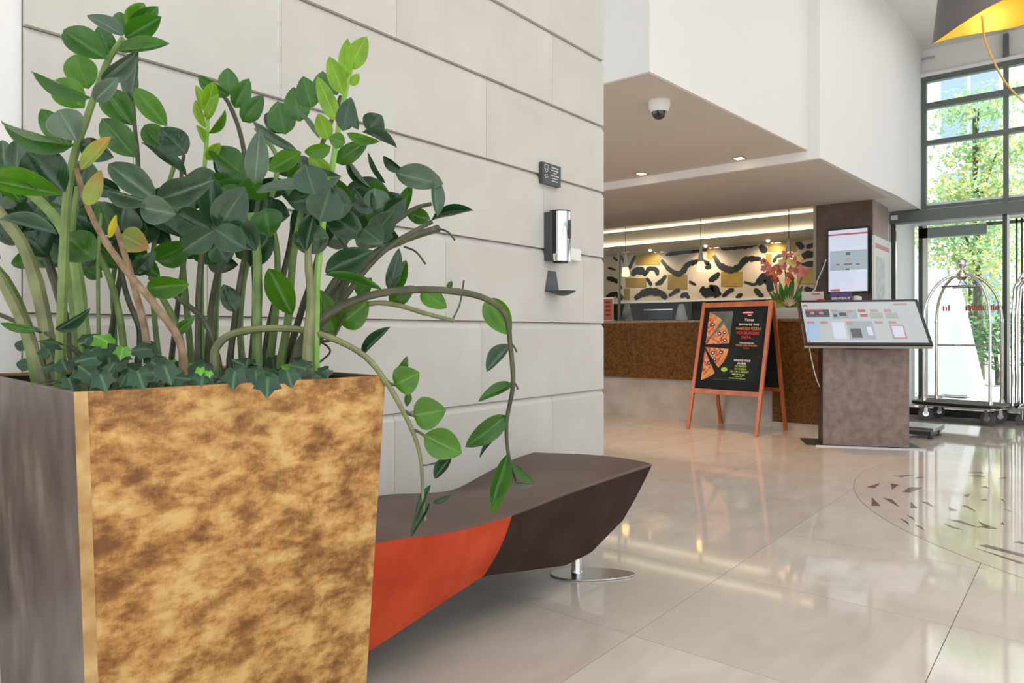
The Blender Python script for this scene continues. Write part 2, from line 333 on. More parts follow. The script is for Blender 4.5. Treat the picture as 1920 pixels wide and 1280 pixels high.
# cove ceiling behind the soffit
prof = [(10.34, 2.27), (9.95, 2.38), (9.75, 2.50), (9.45, 2.59), (9.0, 2.64), (8.38, 2.66)]
m = MB(); vs = []
for x, z in prof: vs += [(x, 2.36, z), (x, 7.2, z)]
for x, z in prof: vs += [(x, 2.36, z+.03), (x, 7.2, z+.03)]
n = len(prof)*2
m.add(vs, [(2*i, 2*i+1, 2*i+3, 2*i+2) for i in range(len(prof)-1)]+[(n+2*i, n+2*i+2, n+2*i+3, n+2*i+1) for i in range(len(prof)-1)])
struct(m.build('ceiling', cove_m, smooth=True))
struct(MB().box((XP, 2.36, 2.64), (10.5, 7.2, 2.75)).build('ceiling', white))
t = thing('strip_light', 'long upper warm linear light in the silver cove above the mural', 'light', (9.55, 4.7, 2.55), 'linear cove lights')
MB().box((9.53, 2.5, 2.545), (9.60, 7.1, 2.558)).build('diffuser', led, t)
t = thing('strip_light', 'long lower warm linear light in the silver cove just above the mural', 'light', (9.93, 4.7, 2.4), 'linear cove lights')
MB().box((9.89, 2.5, 2.372), (9.94, 7.1, 2.38)).build('diffuser', led, t)
# fascia + small panels right of pillar
struct(MB().box((XP+.76, 1.87, 0), (10.4, 2.36, 2.7)).build('wall_vestibule', white))
struct(MB().box((XG, 1.86, 0), (XO, 1.98, 2.8)).build('wall_vestibule', white))
struct(MB().box((XG+.08, -4.4, 4.0), (XG+.3, 2.0, ZC)).build('wall_fascia', white))
struct(MB().box((XG+.02, -4.4, 2.44), (XO, 2.0, 2.50)).build('ceiling', white))

# entrance glazing ---------------------------------------------------------
def Yx(u, X): return onX(u, 600, X).y
def Zx(u, v, X): return onX(u, v, X).z
win = struct(MB().box((XG, -4.4, 2.43), (XG+.06, 1.9, 2.47)).build('window_1', frame_grey))
def mull(X, u0, u1, z0, z1, par, mat=frame_grey, d=.07, nm='mullion'):
    return MB().box((X-.01, Yx(u1, X), z0), (X+d, Yx(u0, X), z1)).build(nm, mat, par)
mull(XG, 1723, 1737, 2.40, 4.0, win); mull(XG, 1881, 1891, 2.40, 4.3, win); mull(XG, 2085, 2100, 2.4, 4.3, win)
for (ua, va, h, y1) in ((1735, 200, .07, 1.9), (1735, 269, .055, 1.55), (1735, 147, .10, 1.55)):
    z = Zx(ua, va, XG); MB().box((XG-.015, -4.4, z-h/2), (XG+.06, Yx(1722, XG), z+h/2)).build('transom', frame_grey, win)
MB().box((XG-.02, -4.4, 3.99), (XG+.1, Yx(1722, XG), 4.03)).build('sill', whitep, win)
for (a, b) in ((1737, 1881), (1891, 2085)):
    MB().box((XG+.02, Yx(b, XG), 2.47), (XG+.03, Yx(a, XG), 4.0)).build('pane', glass, win)
for v in (175, 230, 277, 318, 360): # hinges on left frame
    z = Zx(1722, v, XG); MB().box((XG-.04, Yx(1724, XG), z-.02), (XG, Yx(1720, XG), z+.02)).build('clamp', dark_metal, win)
t = thing('smoke_vent', 'small grey slot fitting on the white fascia above the window', 'vent', onX(1741, 109, XG))
p = onX(1741, 109, XG); MB().box((XG-.02, p.y-.07, p.z-.012), (XG, p.y+.07, p.z+.012)).build('slot', steel, t)
# header + sliding door set
zh = onX(1670, 400, XG-.12).z
dr = struct(MB().box((XG-.14, -4.4, zh-.13), (XG-.002, Yx(1669, XG-.12), zh)).build('door_1', frame_grey))
MB().box((XG-.145, Yx(1684, XG-.12), zh-.085), (XG-.139, Yx(1671, XG-.12), zh-.03)).build('label_plate', whitep, dr)
zb = .0
XD = XG-.07
for (u0, u1, mt) in ((1671, 1676, dark_metal), (1676.5, 1680, brass), (1880, 1888, dark_metal), (1888.5, 1893, steel), (2080, 2090, dark_metal)):
    MB().box((XD-.02, Yx(u1, XD), zb), (XD+.02, Yx(u0, XD), zh-.13)).build('stile', mt, dr)
MB().box((XD-.03, -4.4, .0), (XD+.03, Yx(1671, XD), .085)).build('bottom_rail', blackm, dr)
for (a, b) in ((1680, 1880), (1893, 2080)):
    MB().box((XD-.004, Yx(b, XD), .085), (XD+.004, Yx(a, XD), zh-.13)).build('pane', glass, dr)
fr2 = pm('outer_frame_grey', (.30, .34, .33), .4)
d2 = struct(MB().box((XO, Yx(1850, XO), Zx(1740, 446, XO)), (XO+.12, Yx(1722, XO), Zx(1740, 427, XO))).build('door_2', fr2))
for (u0, u1, mt) in ((1722, 1730, dark_metal), (1730, 1736, brass), (1904, 1908, frame_grey), (1914, 1918, dark_metal), (1736, 1739, whitep)):
    MB().box((XO, Yx(u1, XO), 0), (XO+.05, Yx(u0, XO), 2.5)).build('stile', mt, d2)
MB().box((XO, -3, 2.38), (XO+.06, Yx(1850, XO), 2.42)).build('transom', frame_grey, d2)
MB().box((XO, -3, 0), (XO+.05, Yx(1735, XO), .06)).build('bottom_rail', blackm, d2)
MB().box((XO+.02, Yx(1904, XO), .06), (XO+.03, Yx(1739, XO), 2.38)).build('pane', glass, d2)
zr = Zx(1830, 577, XO)
for u in list(range(1768, 1781, 5)) + list(range(1810, 1880, 4)):
    MB().box((XO-.004, Yx(u+2.6, XO), zr-.035), (XO-.002, Yx(u, XO), zr+.02+.012*(u % 3))).build('safety_marking', red_m, d2)
struct(MB().box((-2.3, 1.0, 0), (-2.2, WY+.1, ZC)).build('wall_behind_blocker', white))  # unseen wall piece added to hold back light from the open rear
struct(MB().box((4.6, -4.6, 0), (XG, -4.46, ZC)).build('wall_right_blocker', white))  # unseen solid stretch added to cut the light from this side
w3 = struct(MB().box((-2.2, -4.45, 0), (XG, -4.35, .12)).build('window_2', frame_grey))
for k in range(9): MB().box((-2.2+1.47*k, -4.43, .12), (-2.12+1.47*k, -4.36, ZC)).build('mullion', frame_grey, w3)
for k in range(5): MB().box((-2.28, -4.4+1.27*k, .12), (-2.22, -4.33+1.27*k, ZC)).build('mullion', frame_grey, w3)
for z in (1.1, 2.4, 3.4): MB().box((-2.2, -4.42, z), (XG, -4.37, z+.06)).build('transom', frame_grey, w3)

# ================================================================== PLANTER
def fr(f, r, z): # forward,right -> world
    return Vector((CY*f + SY*r, SY*f - CY*r, z))
TH = math.radians(43.7)
ud = (math.cos(TH), math.sin(TH)); wd = (math.sin(TH), -math.cos(TH))  # along front, towards back-left  (fwd,right)
P1 = (.924, -.5757); PW, PD, PZ = .500, .600, .8935
def potc(a, b, z, ins=0): return fr(P1[0]+ud[0]*a+wd[0]*b, P1[1]+ud[1]*a+wd[1]*b, z)
def corners(z, off=0):
    i = .044*(PZ-z)+off
    return [potc(i, i, z), potc(PW-i, i, z), potc(PW-i, PD-i, z), potc(i, PD-i, z)]
pt = thing('tapered_planter', 'tall tapered planter, mottled gold front and bronze side, filled with leafy plants', 'planter', potc(PW/2, PD/2, 0))
top, bot = corners(PZ), corners(0.0)
thk = .010; itop, ibot = corners(PZ, thk), corners(.02, thk)
def wallpanel(i, j, mat, nm):
    return MB().hexa([bot[i], bot[j], ibot[j], ibot[i], top[i], top[j], itop[j], itop[i]]).build(nm, mat, pt, bevel=.0015)
wallpanel(0, 1, gold_face, 'side_panel')['label'] = 'mottled gold front panel'
wallpanel(3, 0, bronze_side, 'side_panel')['label'] = 'dark bronze side panel'
wallpanel(1, 2, bronze_side, 'side_panel'); wallpanel(2, 3, gold_face, 'side_panel')
# worn gold corner strips
o0 = [potc(.0, -.0012, PZ), potc(.016, -.0012, PZ)]; i0 = .044*PZ
b0 = [potc(i0, i0-.0012, 0), potc(i0+.016, i0-.0012, 0)]
MB().add([o0[0], o0[1], b0[1], b0[0], o0[0]+fr(wd[0], wd[1], 0)*.002, o0[1]+fr(wd[0], wd[1], 0)*.002, b0[1]+fr(wd[0], wd[1], 0)*.002, b0[0]+fr(wd[0], wd[1], 0)*.002], [(0, 1, 2, 3), (7, 6, 5, 4), (0, 4, 5, 1), (1, 5, 6, 2), (2, 6, 7, 3), (3, 7, 4, 0)]).build('corner_strip', gold_edge, pt)
# inner black liner and soil
a, b = corners(PZ-.006, thk+.001), corners(.60, thk+.001); c_, d_ = corners(PZ-.006, thk+.007), corners(.60, thk+.007)
m = MB()
for i in range(4):
    j = (i+1) % 4; m.hexa([b[i], b[j], d_[j], d_[i], a[i], a[j], c_[j], c_[i]])
m.build('liner', blackm, pt)
s0, s1 = corners(.80, thk+.010), corners(.862, thk+.010)
m = MB(); N = 14; vs = []
for i in range(N+1):
    for j in range(N+1):
        u_, v_ = i/N, j/N
        p = s1[0].lerp(s1[1], u_).lerp(s1[3].lerp(s1[2], u_), v_); p.z += .012*noise.noise(p*14); vs.append(p)
m.add(vs, [(i*(N+1)+j, (i+1)*(N+1)+j, (i+1)*(N+1)+j+1, i*(N+1)+j+1) for i in range(N) for j in range(N)])
o = m.build('soil', soil_m, pt)

# ================================================================== ZZ PLANT
plant = thing('leafy_plant', 'big glossy green plant of arching stems growing out of the planter', 'plant', potc(PW/2, PD/2, .862))
import bisect
poly = [(P1[0]+ud[0]*x+wd[0]*y, P1[1]+ud[1]*x+wd[1]*y) for x, y in ((.03, .03), (PW-.03, .03), (PW-.03, PD-.03), (.03, PD-.03))]
def potspan(u):
    a = (u-U0)/F; ts = []
    for i in range(4):
        (f0, r0), (f1, r1) = poly[i], poly[(i+1) % 4]
        # r = a f ; r0+(r1-r0)k = a(f0+(f1-f0)k)
        den = (r1-r0)-a*(f1-f0)
        if abs(den) < 1e-9: continue
        k = (a*f0-r0)/den
        if 0 <= k <= 1: ts.append(f0+(f1-f0)*k)
    if len(ts) < 2: return None
    return min(ts), max(ts)
SOIL = .858
LEAFN = [0]
def leafmesh(kind):
    bend, fold, curl, wp = kind
    NX, NY = 10, 6; vs = []; uv = []
    for i in range(NX+1):
        x = i/NX
        wdt = (max(0, math.sin(PI*min(1, x**wp)))**.72)*.5
        if i == NX: wdt = .001
        if i == 0: wdt = .02
        for j in range(NY+1):
            y = (j/NY*2-1)
            z = -bend*(x*x - x*.35) + fold*abs(y)*wdt*1.4 - curl*(y*y)*wdt + .012*math.sin(x*9+y*2)*(1 if bend else 1)
            vs.append((x, y*wdt, z)); uv.append((x, j/NY))
    fs = [(i*(NY+1)+j, (i+1)*(NY+1)+j, (i+1)*(NY+1)+j+1, i*(NY+1)+j+1) for i in range(NX) for j in range(NY)]
    return vs, fs, uv
KINDS = [(.12, .35, 0, .85), (.22, .25, .1, .80), (.05, .45, 0, .92), (.30, .2, .2, .78), (-.10, .3, .05, .86)]
LEAFME = {}
def getleaf(k, mk):
    if (k, mk) in LEAFME: return LEAFME[(k, mk)]
    vs, fs, uv = leafmesh(KINDS[k]); me = bpy.data.meshes.new('leaf'); me.from_pydata(vs, [], fs); l = me.uv_layers.new(name='uv')
    for li, lp in enumerate(me.loops): l.data[li].uv = uv[lp.vertex_index]
    me.shade_smooth(); me.materials.append(LM[mk]); LEAFME[(k, mk)] = me; return me
def leaf3(p0, p1, width, nrm, mk, k=None, parent=None):
    if k is None: k = random.randrange(len(KINDS))
    ax = (p1-p0); L = ax.length; ax.normalize(); n = (nrm-ax*nrm.dot(ax)).normalized(); sd = n.cross(ax).normalized()
    # counter the bend so that the tip lands on p1
    bend = KINDS[k][0]; ang = math.atan(bend*.65); R = Matrix((ax, sd, n)).transposed() @ Matrix.Rotation(-ang, 3, 'Y')
    M = (R @ Matrix.Diagonal((L*math.cos(ang), width, L*.9))).to_4x4(); M.translation = p0
    o = bpy.data.objects.new('leaf', getleaf(k, mk)); link(o, parent or plant, M); LEAFN[0] += 1
def leafpx(u0, v0, u1, v1, wpx, mk, t0, t1=None, roll=None, k=None):
    t1 = t1 or t0; p0, p1 = at(u0, v0, t0), at(u1, v1, t1)
    if roll is None: roll = random.uniform(-28, 28)
    n = -(ray((u0+u1)/2, (v0+v1)/2)); ax = (p1-p0).normalized(); n = (n-ax*n.dot(ax)).normalized()
    n = Matrix.Rotation(math.radians(roll), 3, ax) @ n
    leaf3(p0, p1, wpx*1.08*(t0+t1)/2/F/max(.35, math.cos(math.radians(roll))), n, mk, k)
STEMS = []
def stem(pts, f, r0, r1, mat, base=True, tend=None, seg=8):
    """pts px list from base up; f fraction between the front and back of the pot"""
    u = pts[0][0]; sp = potspan(u) or (1.15, 1.4); t0 = sp[0]+(sp[1]-sp[0])*f; tend = tend or t0
    n = len(pts); P = []
    if base:
        p = at(u, 640, t0); p.z = SOIL-.01; P.append(p)
    for i, (a, b) in enumerate(pts):
        tt = t0+(tend-t0)*(i/(n-1)); q = at(a, b, tt)
        if i == 0 and base and q.z < SOIL+.02: continue
        P.append(q)
    Q = smoothpts(P, 5); rr = [(r0+(r1-r0)*i/(len(Q)-1))*t0/F for i in range(len(Q))]
    # nodes: slight swellings
    rr = [r*(1+.10*(1 if i % 6 == 0 else 0)) for i, r in enumerate(rr)]
    MB().tube(Q, rr, seg).build('stem', mat, plant, smooth=True); STEMS.append((Q, t0)); return t0
# --- main stems (traced)
t1_ = stem([(113, 705), (117, 560), (125, 380), (140, 290), (165, 215), (200, 120), (230, 72)], .25, 10.5, 4.5, stem_g, tend=1.02)
stem([(98, 712), (80, 580), (48, 470), (0, 400), (-60, 330)], .35, 15, 9, stem_o)
stem([(72, 712), (56, 640), (28, 560), (-12, 500), (-80, 440)], .55, 14, 9, stem_g)
stem([(82, 712), (40, 600), (0, 520)], .2, 11, 9, stem_o)
stem([(140, 690), (112, 560), (78, 460), (40, 400), (10, 370)], .7, 9, 6, stem_d)
stem([(165, 715), (155, 600), (138, 480), (105, 410), (45, 350), (20, 320)], .5, 13, 8, stem_g)
stem([(145, 690), (140, 600), (130, 500), (145, 350)], .6, 9, 5, stem_g)
stem([(186, 680), (184, 500), (190, 400)], .6, 4.5, 3, stem_g)
stem([(235, 690), (222, 580), (192, 490), (150, 430)], .6, 8, 5, stem_g)
stem([(215, 690), (214, 600), (212, 520), (240, 420)], .8, 6, 4, stem_g)
stem([(343, 715), (337, 640), (285, 565), (235, 505), (190, 440), (160, 375), (143, 315)], .12, 9, 4.5, stem_br, tend=1.05)
stem([(283, 712), (272, 620), (255, 550), (235, 480), (215, 420)], .2, 8.5, 5, stem_br)
stem([(258, 690), (262, 620), (240, 560), (225, 500), (215, 440)], .6, 7, 4, stem_d)
stem([(348, 690), (330, 610), (300, 550), (270, 490)], .5, 8, 5, stem_g)
stem([(412, 690), (385, 605), (335, 560), (280, 520)], .3, 6.5, 4, stem_d)
stem([(300, 690), (290, 600), (285, 500), (300, 400), (330, 300)], .7, 6, 4, stem_g)
stem([(372, 690), (372, 600), (376, 500), (392, 400)], .4, 8, 5, stem_d)
stem([(388, 690), (398, 560), (425, 450), (440, 400)], .5, 7, 4, stem_d)
stem([(360, 690), (352, 600), (342, 480), (345, 400)], .7, 7, 5, stem_g)
stem([(402, 690), (405, 590), (410, 480), (380, 380)], .8, 7, 4, stem_g)
stem([(430, 690), (440, 600), (455, 500), (480, 400), (487, 345), (498, 320)], .4, 7, 3.5, stem_d)
stem([(455, 690), (450, 600), (462, 500), (500, 400), (520, 300), (480, 240)], .6, 7, 4, stem_g)
stem([(482, 690), (482, 600), (482, 480), (470, 400)], .35, 10, 8, stem_g)
stem([(505, 690), (515, 600), (520, 480), (500, 380)], .6, 9, 5, stem_g)
stem([(495, 690), (508, 600), (540, 480), (560, 380), (600, 280), (640, 180)], .8, 8, 4, stem_d)
stem([(525, 690), (540, 600), (548, 500), (560, 420), (580, 330)], .5, 9, 5, stem_g)
stem([(535, 690), (560, 600), (585, 520), (600, 450), (570, 390)], .7, 8, 4, stem_d)
stem([(548, 690), (585, 600), (640, 510), (700, 450), (770, 395), (808, 382)], .55, 9, 4, stem_d, tend=1.45)
tA = stem([(555, 700), (565, 640), (610, 592), (690, 555), (780, 543), (860, 547), (915, 562), (948, 592), (957, 650), (962, 720), (950, 790), (953, 850), (968, 902)], .35, 10, 3.2, stem_d, tend=1.42)
tB = stem([(402, 690), (404, 655), (428, 630), (480, 617), (555, 617), (620, 633), (685, 668), (728, 722), (758, 775), (780, 825), (790, 870), (793, 930), (797, 975)], .3, 9, 2.6, stem_o, tend=1.30)
stem([(560, 690), (600, 610), (645, 530), (700, 478), (760, 448), (822, 428)], .7, 12, 8, stem_d, tend=1.6)
stem([(545, 690), (590, 620), (640, 565), (690, 500), (740, 455), (810, 415)], .4, 8, 4.5, stem_d, tend=1.4)
stem([(560, 690), (620, 600), (690, 570), (740, 571), (800, 588), (850, 601)], .6, 7, 4.5, stem_o, tend=1.5)
stem([(592, 700), (592, 620), (595, 520), (608, 400), (625, 300), (640, 210), (655, 140), (660, 110)], .3, 8, 4, stem_b)
stem([(577, 705), (577, 650), (583, 560), (578, 470), (590, 380)], .2, 13, 5, stem_o)
stem([(380, 660), (378, 500), (382, 340), (389, 240), (388, 190), (392, 165)], .7, 5, 3, stem_b)
stem([(470, 690), (478, 560), (470, 400), (455, 270), (432, 200), (410, 170)], .8, 6, 3.5, stem_d)
stem([(200, 690), (225, 520), (258, 350), (252, 230), (248, 150), (258, 110)], .8, 6, 3, stem_d)
stem([(320, 690), (335, 560), (352, 420), (340, 330), (345, 290)], .8, 6, 3, stem_d)
stem([(570, 690), (640, 560), (650, 470), (600, 400)], .8, 8, 4, stem_d)
# small twigs
for pts, r, tt in (([(822, 428), (840, 435), (853, 450)], 2, 1.6), ([(757, 462), (780, 472), (798, 495)], 2, 1.45), ([(848, 600), (862, 570), (870, 525)], 1.8, 1.5), ([(175, 690), (120, 640), (60, 615), (0, 590)], 4.5, 1.2), ([(600, 640), (615, 650), (618, 662), (598, 680)], 2.2, 1.5), ([(690, 352), (670, 380), (640, 400)], 3, 1.5), ([(759, 770), (768, 776), (778, 779)], 3.2, 1.3), ([(776, 806), (786, 810), (798, 818)], 3.2, 1.29), ([(724, 712), (732, 719), (742, 722)], 3.2, 1.3), ([(726, 545), (728, 552), (733, 548)], 2.4, 1.41), ([(600, 640), (622, 636), (640, 606), (648, 590)], 2.6, 1.34), ([(672, 666), (680, 662), (686, 658)], 2.2, 1.3), ([(788, 868), (797, 872), (815, 868), (846, 858)], 1.6, 1.3), ([(955, 640), (964, 650), (969, 660)], 2, 1.41), ([(962, 715), (968, 722), (971, 730)], 2, 1.41), ([(956, 770), (951, 776), (948, 780)], 2, 1.41)):
    MB().tube(smoothpts([at(a, b, tt) for a, b in pts], 4), r*tt/F, 6).build('stem', stem_d, plant, smooth=True)
# --- traced leaves: u0 v0 u1 v1 width mat t
LT = """
231 68 163 30 26 p 1.02 35
200 111 118 58 50 g 1.03 10
222 95 319 82 26 g 1.00 30
235 70 303 31 38 g 1.01 0
240 55 270 5 34 b 1.04 0
246 60 297 12 34 g 1.05 0
208 105 185 48 36 g 1.06 10
230 66 224 22 28 g 1.06 0
165 167 140 102 52 b 1.08 0
190 150 260 93 30 p 1.0 20
178 190 223 145 30 p .99 10
170 183 58 134 24 g .99 45
158 203 104 150 52 b 1.06 0
140 270 3 226 22 g .98 50
145 264 110 206 60 p .97 5
132 275 76 205 42 g 1.05 0
152 318 209 255 24 y 1.0 25
150 270 213 295 40 d 1.08 10
248 190 258 112 26 p 1.3 30
248 235 198 170 50 g 1.3 0
255 295 190 222 50 g 1.25 0
313 237 252 165 38 b 1.28 0
256 175 238 120 26 g 1.33 20
350 288 300 240 50 d 1.2 0
318 285 270 235 40 g 1.35 0
350 330 266 267 12 d 1.25 60
388 212 400 153 26 l 1.35 0
385 210 367 160 18 l 1.36 20
388 225 411 175 18 l 1.34 20
385 240 366 187 16 l 1.33 20
387 300 413 268 20 l 1.3 0
390 250 422 205 14 b 1.3 30
383 270 368 235 14 l 1.32 30
430 180 371 142 24 g 1.45 20
430 178 427 127 34 g 1.45 0
440 202 467 147 32 g 1.44 0
455 228 494 178 34 g 1.43 0
122 360 50 284 74 d 1.0 0
118 366 -15 340 46 b .98 15
30 320 34 260 34 p 1.05 0
8 310 5 262 34 p 1.06 0
50 322 62 258 32 p 1.08 10
40 380 -10 320 34 g 1.1 0
292 375 203 308 48 p 1.03 10
285 378 198 355 26 p 1.02 25
296 375 402 337 48 p 1.05 0
330 402 262 388 50 p 1.02 0
163 385 190 318 28 y 1.04 0
653 130 688 68 36 l 1.2 0
648 148 652 72 26 l 1.2 10
644 178 617 106 32 l 1.2 0
658 160 673 138 16 l 1.2 0
634 228 595 143 30 l 1.2 10
585 202 568 143 40 g 1.4 0
605 192 605 133 36 g 1.4 0
562 228 550 163 44 g 1.4 0
535 252 520 190 48 g 1.4 0
545 245 495 215 40 d 1.42 10
632 178 612 138 26 d 1.42 10
642 245 658 182 34 d 1.15 0
672 243 660 183 18 p 1.2 35
616 262 597 213 30 l 1.22 0
647 268 617 258 28 b 1.18 0
620 275 570 285 26 b 1.2 20
650 250 712 265 18 b 1.22 30
680 248 745 278 14 p 1.24 40
688 245 716 216 42 d 1.3 0
630 305 692 262 32 g 1.3 0
565 285 503 320 34 b 1.25 10
620 338 580 290 32 l 1.25 0
555 280 472 225 18 p 1.2 35
600 262 545 197 9 p 1.3 40
478 345 487 243 40 p 1.12 0
480 360 617 350 20 p 1.12 45
590 365 572 308 60 d 1.1 0
600 415 620 350 64 d 1.12 0
722 343 690 283 10 d 1.35 50
697 353 650 289 10 d 1.35 50
660 385 615 328 18 g 1.3 30
755 320 718 292 18 d 1.4 30
742 325 832 345 44 p 1.4 15
814 335 820 406 24 p 1.4 30
810 413 889 395 11 d 1.45 40
806 410 762 400 28 g 1.45 0
750 410 772 345 22 g 1.45 20
700 400 662 350 40 d 1.35 0
720 400 760 370 34 d 1.38 20
729 543 748 465 26 d 1.4 15
735 550 762 487 28 g 1.42 0
730 567 777 535 30 g 1.45 20
790 543 838 578 36 b 1.4 0
840 542 847 526 10 g 1.42 0
912 560 957 628 46 b 1.42 0
957 646 913 697 26 p 1.4 25
963 720 897 753 20 g 1.42 30
949 779 872 838 38 g 1.4 10
945 806 900 858 11 d 1.42 45
951 852 922 948 32 g 1.4 15
954 890 922 964 22 b 1.44 10
961 868 1002 905 15 g 1.4 35
965 905 1001 908 9 p 1.4 30
740 722 787 698 52 b 1.3 0
738 715 763 667 20 g 1.33 30
765 735 762 762 13 g 1.33 20
775 779 837 768 58 b 1.3 0
795 816 866 850 54 b 1.28 0
847 857 815 897 22 d 1.3 20
680 664 733 612 18 d 1.3 25
808 908 779 982 12 d 1.3 35
807 942 772 1006 16 d 1.3 30
812 942 848 925 10 d 1.3 30
548 590 503 503 46 b 1.3 0
628 625 595 540 42 b 1.35 0
638 608 692 565 52 b 1.35 0
670 553 697 520 26 g 1.4 0
622 630 600 570 30 b 1.4 20
275 540 355 533 40 b 1.15 10
327 627 366 594 20 b 1.2 10
104 617 170 577 20 d 1.02 25
70 618 0 605 16 g 1.1 30
52 650 27 645 20 d 1.5 0
60 685 30 682 22 d 1.5 0
108 440 0 412 26 p 1.0 30
250 515 292 470 28 d 1.15 10
178 487 122 440 62 g 1.15 0
180 480 130 400 60 d 1.3 0
400 432 343 470 46 d 1.05 0
403 430 462 467 50 d 1.05 0
443 585 418 533 34 d 1.3 10
228 440 280 467 46 y 1.25 0
192 520 158 503 26 g 1.3 0
205 446 218 402 12 w 1.1 0
400 425 395 330 44 d 1.1 0
410 428 460 350 60 d 1.08 0
340 420 300 395 30 d 1.15 0
395 430 330 400 50 d 1.13 10
480 470 440 410 46 d 1.2 0
460 380 415 350 36 g 1.25 0
300 520 255 480 30 g 1.3 0
560 440 600 390 14 d 1.2 0
575 470 590 395 28 d 1.15 20
470 500 510 430 40 d 1.3 0
680 440 610 400 50 d 1.3 0
610 510 700 470 44 d 1.28 10
750 455 690 430 36 d 1.4 0
730 460 710 405 34 d 1.4 0
610 515 720 545 14 g 1.25 40
"""
for ln in LT.strip().split('\n'):
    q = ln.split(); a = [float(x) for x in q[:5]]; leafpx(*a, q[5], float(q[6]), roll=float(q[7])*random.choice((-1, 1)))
# --- denser inner foliage
random.seed(21)
def inside(u, v):
    top = 265 + 40*math.sin(u/60) if u < 560 else 290+(u-560)*.35
    if 180 < u < 330: top = 350
    bot = 500 if u < 480 else 470
    return top < v < bot
cnt = 0
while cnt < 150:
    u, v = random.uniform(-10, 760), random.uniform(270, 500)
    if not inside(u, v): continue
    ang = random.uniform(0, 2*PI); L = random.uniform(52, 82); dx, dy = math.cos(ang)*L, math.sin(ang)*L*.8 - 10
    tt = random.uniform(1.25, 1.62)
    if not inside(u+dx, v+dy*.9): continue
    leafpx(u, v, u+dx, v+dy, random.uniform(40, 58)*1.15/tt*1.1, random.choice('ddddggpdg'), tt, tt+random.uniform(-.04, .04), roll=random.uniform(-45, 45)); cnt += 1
print('leaves', LEAFN[0])

# ================================================================== IVY
ivy = thing('ivy_plant', 'low dark green ivy spreading under the tall stems in the planter', 'plant', potc(PW*.5, PD*.3, .862))
def ivymesh(mk):
    ang = [-180, -150, -118, -92, -62, -34, 0, 34, 62, 92, 118, 150]
    rad = [.22, .60, .62, .56, .86, .66, 1.0, .66, .86, .56, .62, .60]
    vs = [(0, 0, .0)]; uv = [(.5, .5)]
    for a, r in zip(ang, rad):
        x, y = r*math.cos(math.radians(a)), r*math.sin(math.radians(a)); vs.append((x*.55, y*.55, -.05-.22*r*r*.5)); uv.append((.2+.6*abs(x), .5+y*.45))
    mids = len(vs)
    fs = [(0, 1+i, 1+(i+1) % 12) for i in range(12)]
    me = bpy.data.meshes.new('leaf'); me.from_pydata(vs, [], fs); l = me.uv_layers.new(name='uv')
    for li, lp in enumerate(me.loops): l.data[li].uv = uv[lp.vertex_index]
    me.materials.append(LM[mk]); return me
IV = {k: ivymesh(k) for k in 'ij'}
def ivyleaf(p, d, n, size, mk='i'):
    d = (d-n*d.dot(n)).normalized(); sd = n.cross(d); M = (Matrix((d, sd, n)).transposed()@Matrix.Diagonal((size, size, size))).to_4x4(); M.translation = p
    link(bpy.data.objects.new('leaf', IV[mk]), ivy, M)
random.seed(5)
for i in range(105):
    a = random.uniform(.05, .80); b = random.uniform(.03, .52) if i < 70 else random.uniform(.02, .2)
    p = potc(PW*a, PD*b, .885+random.uniform(-.012, .03)+.02*math.sin(a*9)+.03*(a < .6)*(b > .15))
    n = (Vector((random.uniform(-.5, .5), random.uniform(-.5, .5), .8)) - ray(300, 640)*.7).normalized()
    ivyleaf(p, Vector((random.uniform(-1, 1), random.uniform(-1, 1), random.uniform(-.6, .1))), n, random.uniform(.034, .050), 'j' if i % 17 == 0 else 'i')
for (u, v, t, s, mk) in ((502, 712, 1.05, .05, 'i'), (480, 700, 1.06, .04, 'i'), (540, 700, 1.1, .045, 'i'), (380, 700, .99, .035, 'i'), (376, 692, .985, .018, 'j'), (392, 698, .985, .015, 'j'), (260, 700, .97, .045, 'i'), (190, 706, .95, .04, 'i'), (310, 690, .97, .045, 'i'), (440, 700, 1.02, .045, 'i'), (230, 655, 1.05, .03, 'j'), (130, 712, .97, .03, 'i')):
    ivyleaf(at(u, v, t), Vector((random.uniform(-.3, .3), 0, -1)), (-ray(u, v)+Vector((0, 0, .6))).normalized(), s, mk)
m = MB()
for i in range(14):
    p = potc(PW*random.uniform(.1, .7), PD*random.uniform(.1, .45), .862); q = p+Vector((random.uniform(-.08, .08), random.uniform(-.08, .08), .03))
    MB().tube(smoothpts([p, (p+q)/2+Vector((0, 0, .02)), q], 3), .0012, 5).build('stem', stem_d, ivy)

# ================================================================== BENCH
bench = thing('lobby_bench', 'long wavy upholstered bench, brown top with orange-red and dark brown sides', 'bench', (1.5, 1.5, 0))
NS = 44
def prof_at(x):
    def ip(tab, lin=0):
        tab = sorted(tab)
        if x <= tab[0][0]: return tab[0][1]
        n = len(tab)
        sl = [(tab[i+1][1]-tab[i][1])/(tab[i+1][0]-tab[i][0]) for i in range(n-1)]
        for i in range(n-1):
            a, fa = tab[i]; b, fb = tab[i+1]
            if x <= b:
                k = (x-a)/(b-a)
                if lin: return fa+(fb-fa)*k
                m0 = sl[i] if i == 0 else (sl[i-1]+sl[i])/2; m1 = sl[i] if i == n-2 else (sl[i]+sl[i+1])/2; h = b-a
                return fa*(2*k**3-3*k*k+1)+h*m0*(k**3-2*k*k+k)+fb*(3*k*k-2*k**3)+h*m1*(k**3-k*k)
        return tab[-1][1]
    zf = ip(ZF); zb_ = ip(ZB); yf = ip(YF, 1); zl = ip(ZL, 1); yl = ip(YL, 1)
    return zf, zb_, yf, zl, yl
def solve(u, v, Y): p = onY(u, v, Y); return p
YFc = 1.345
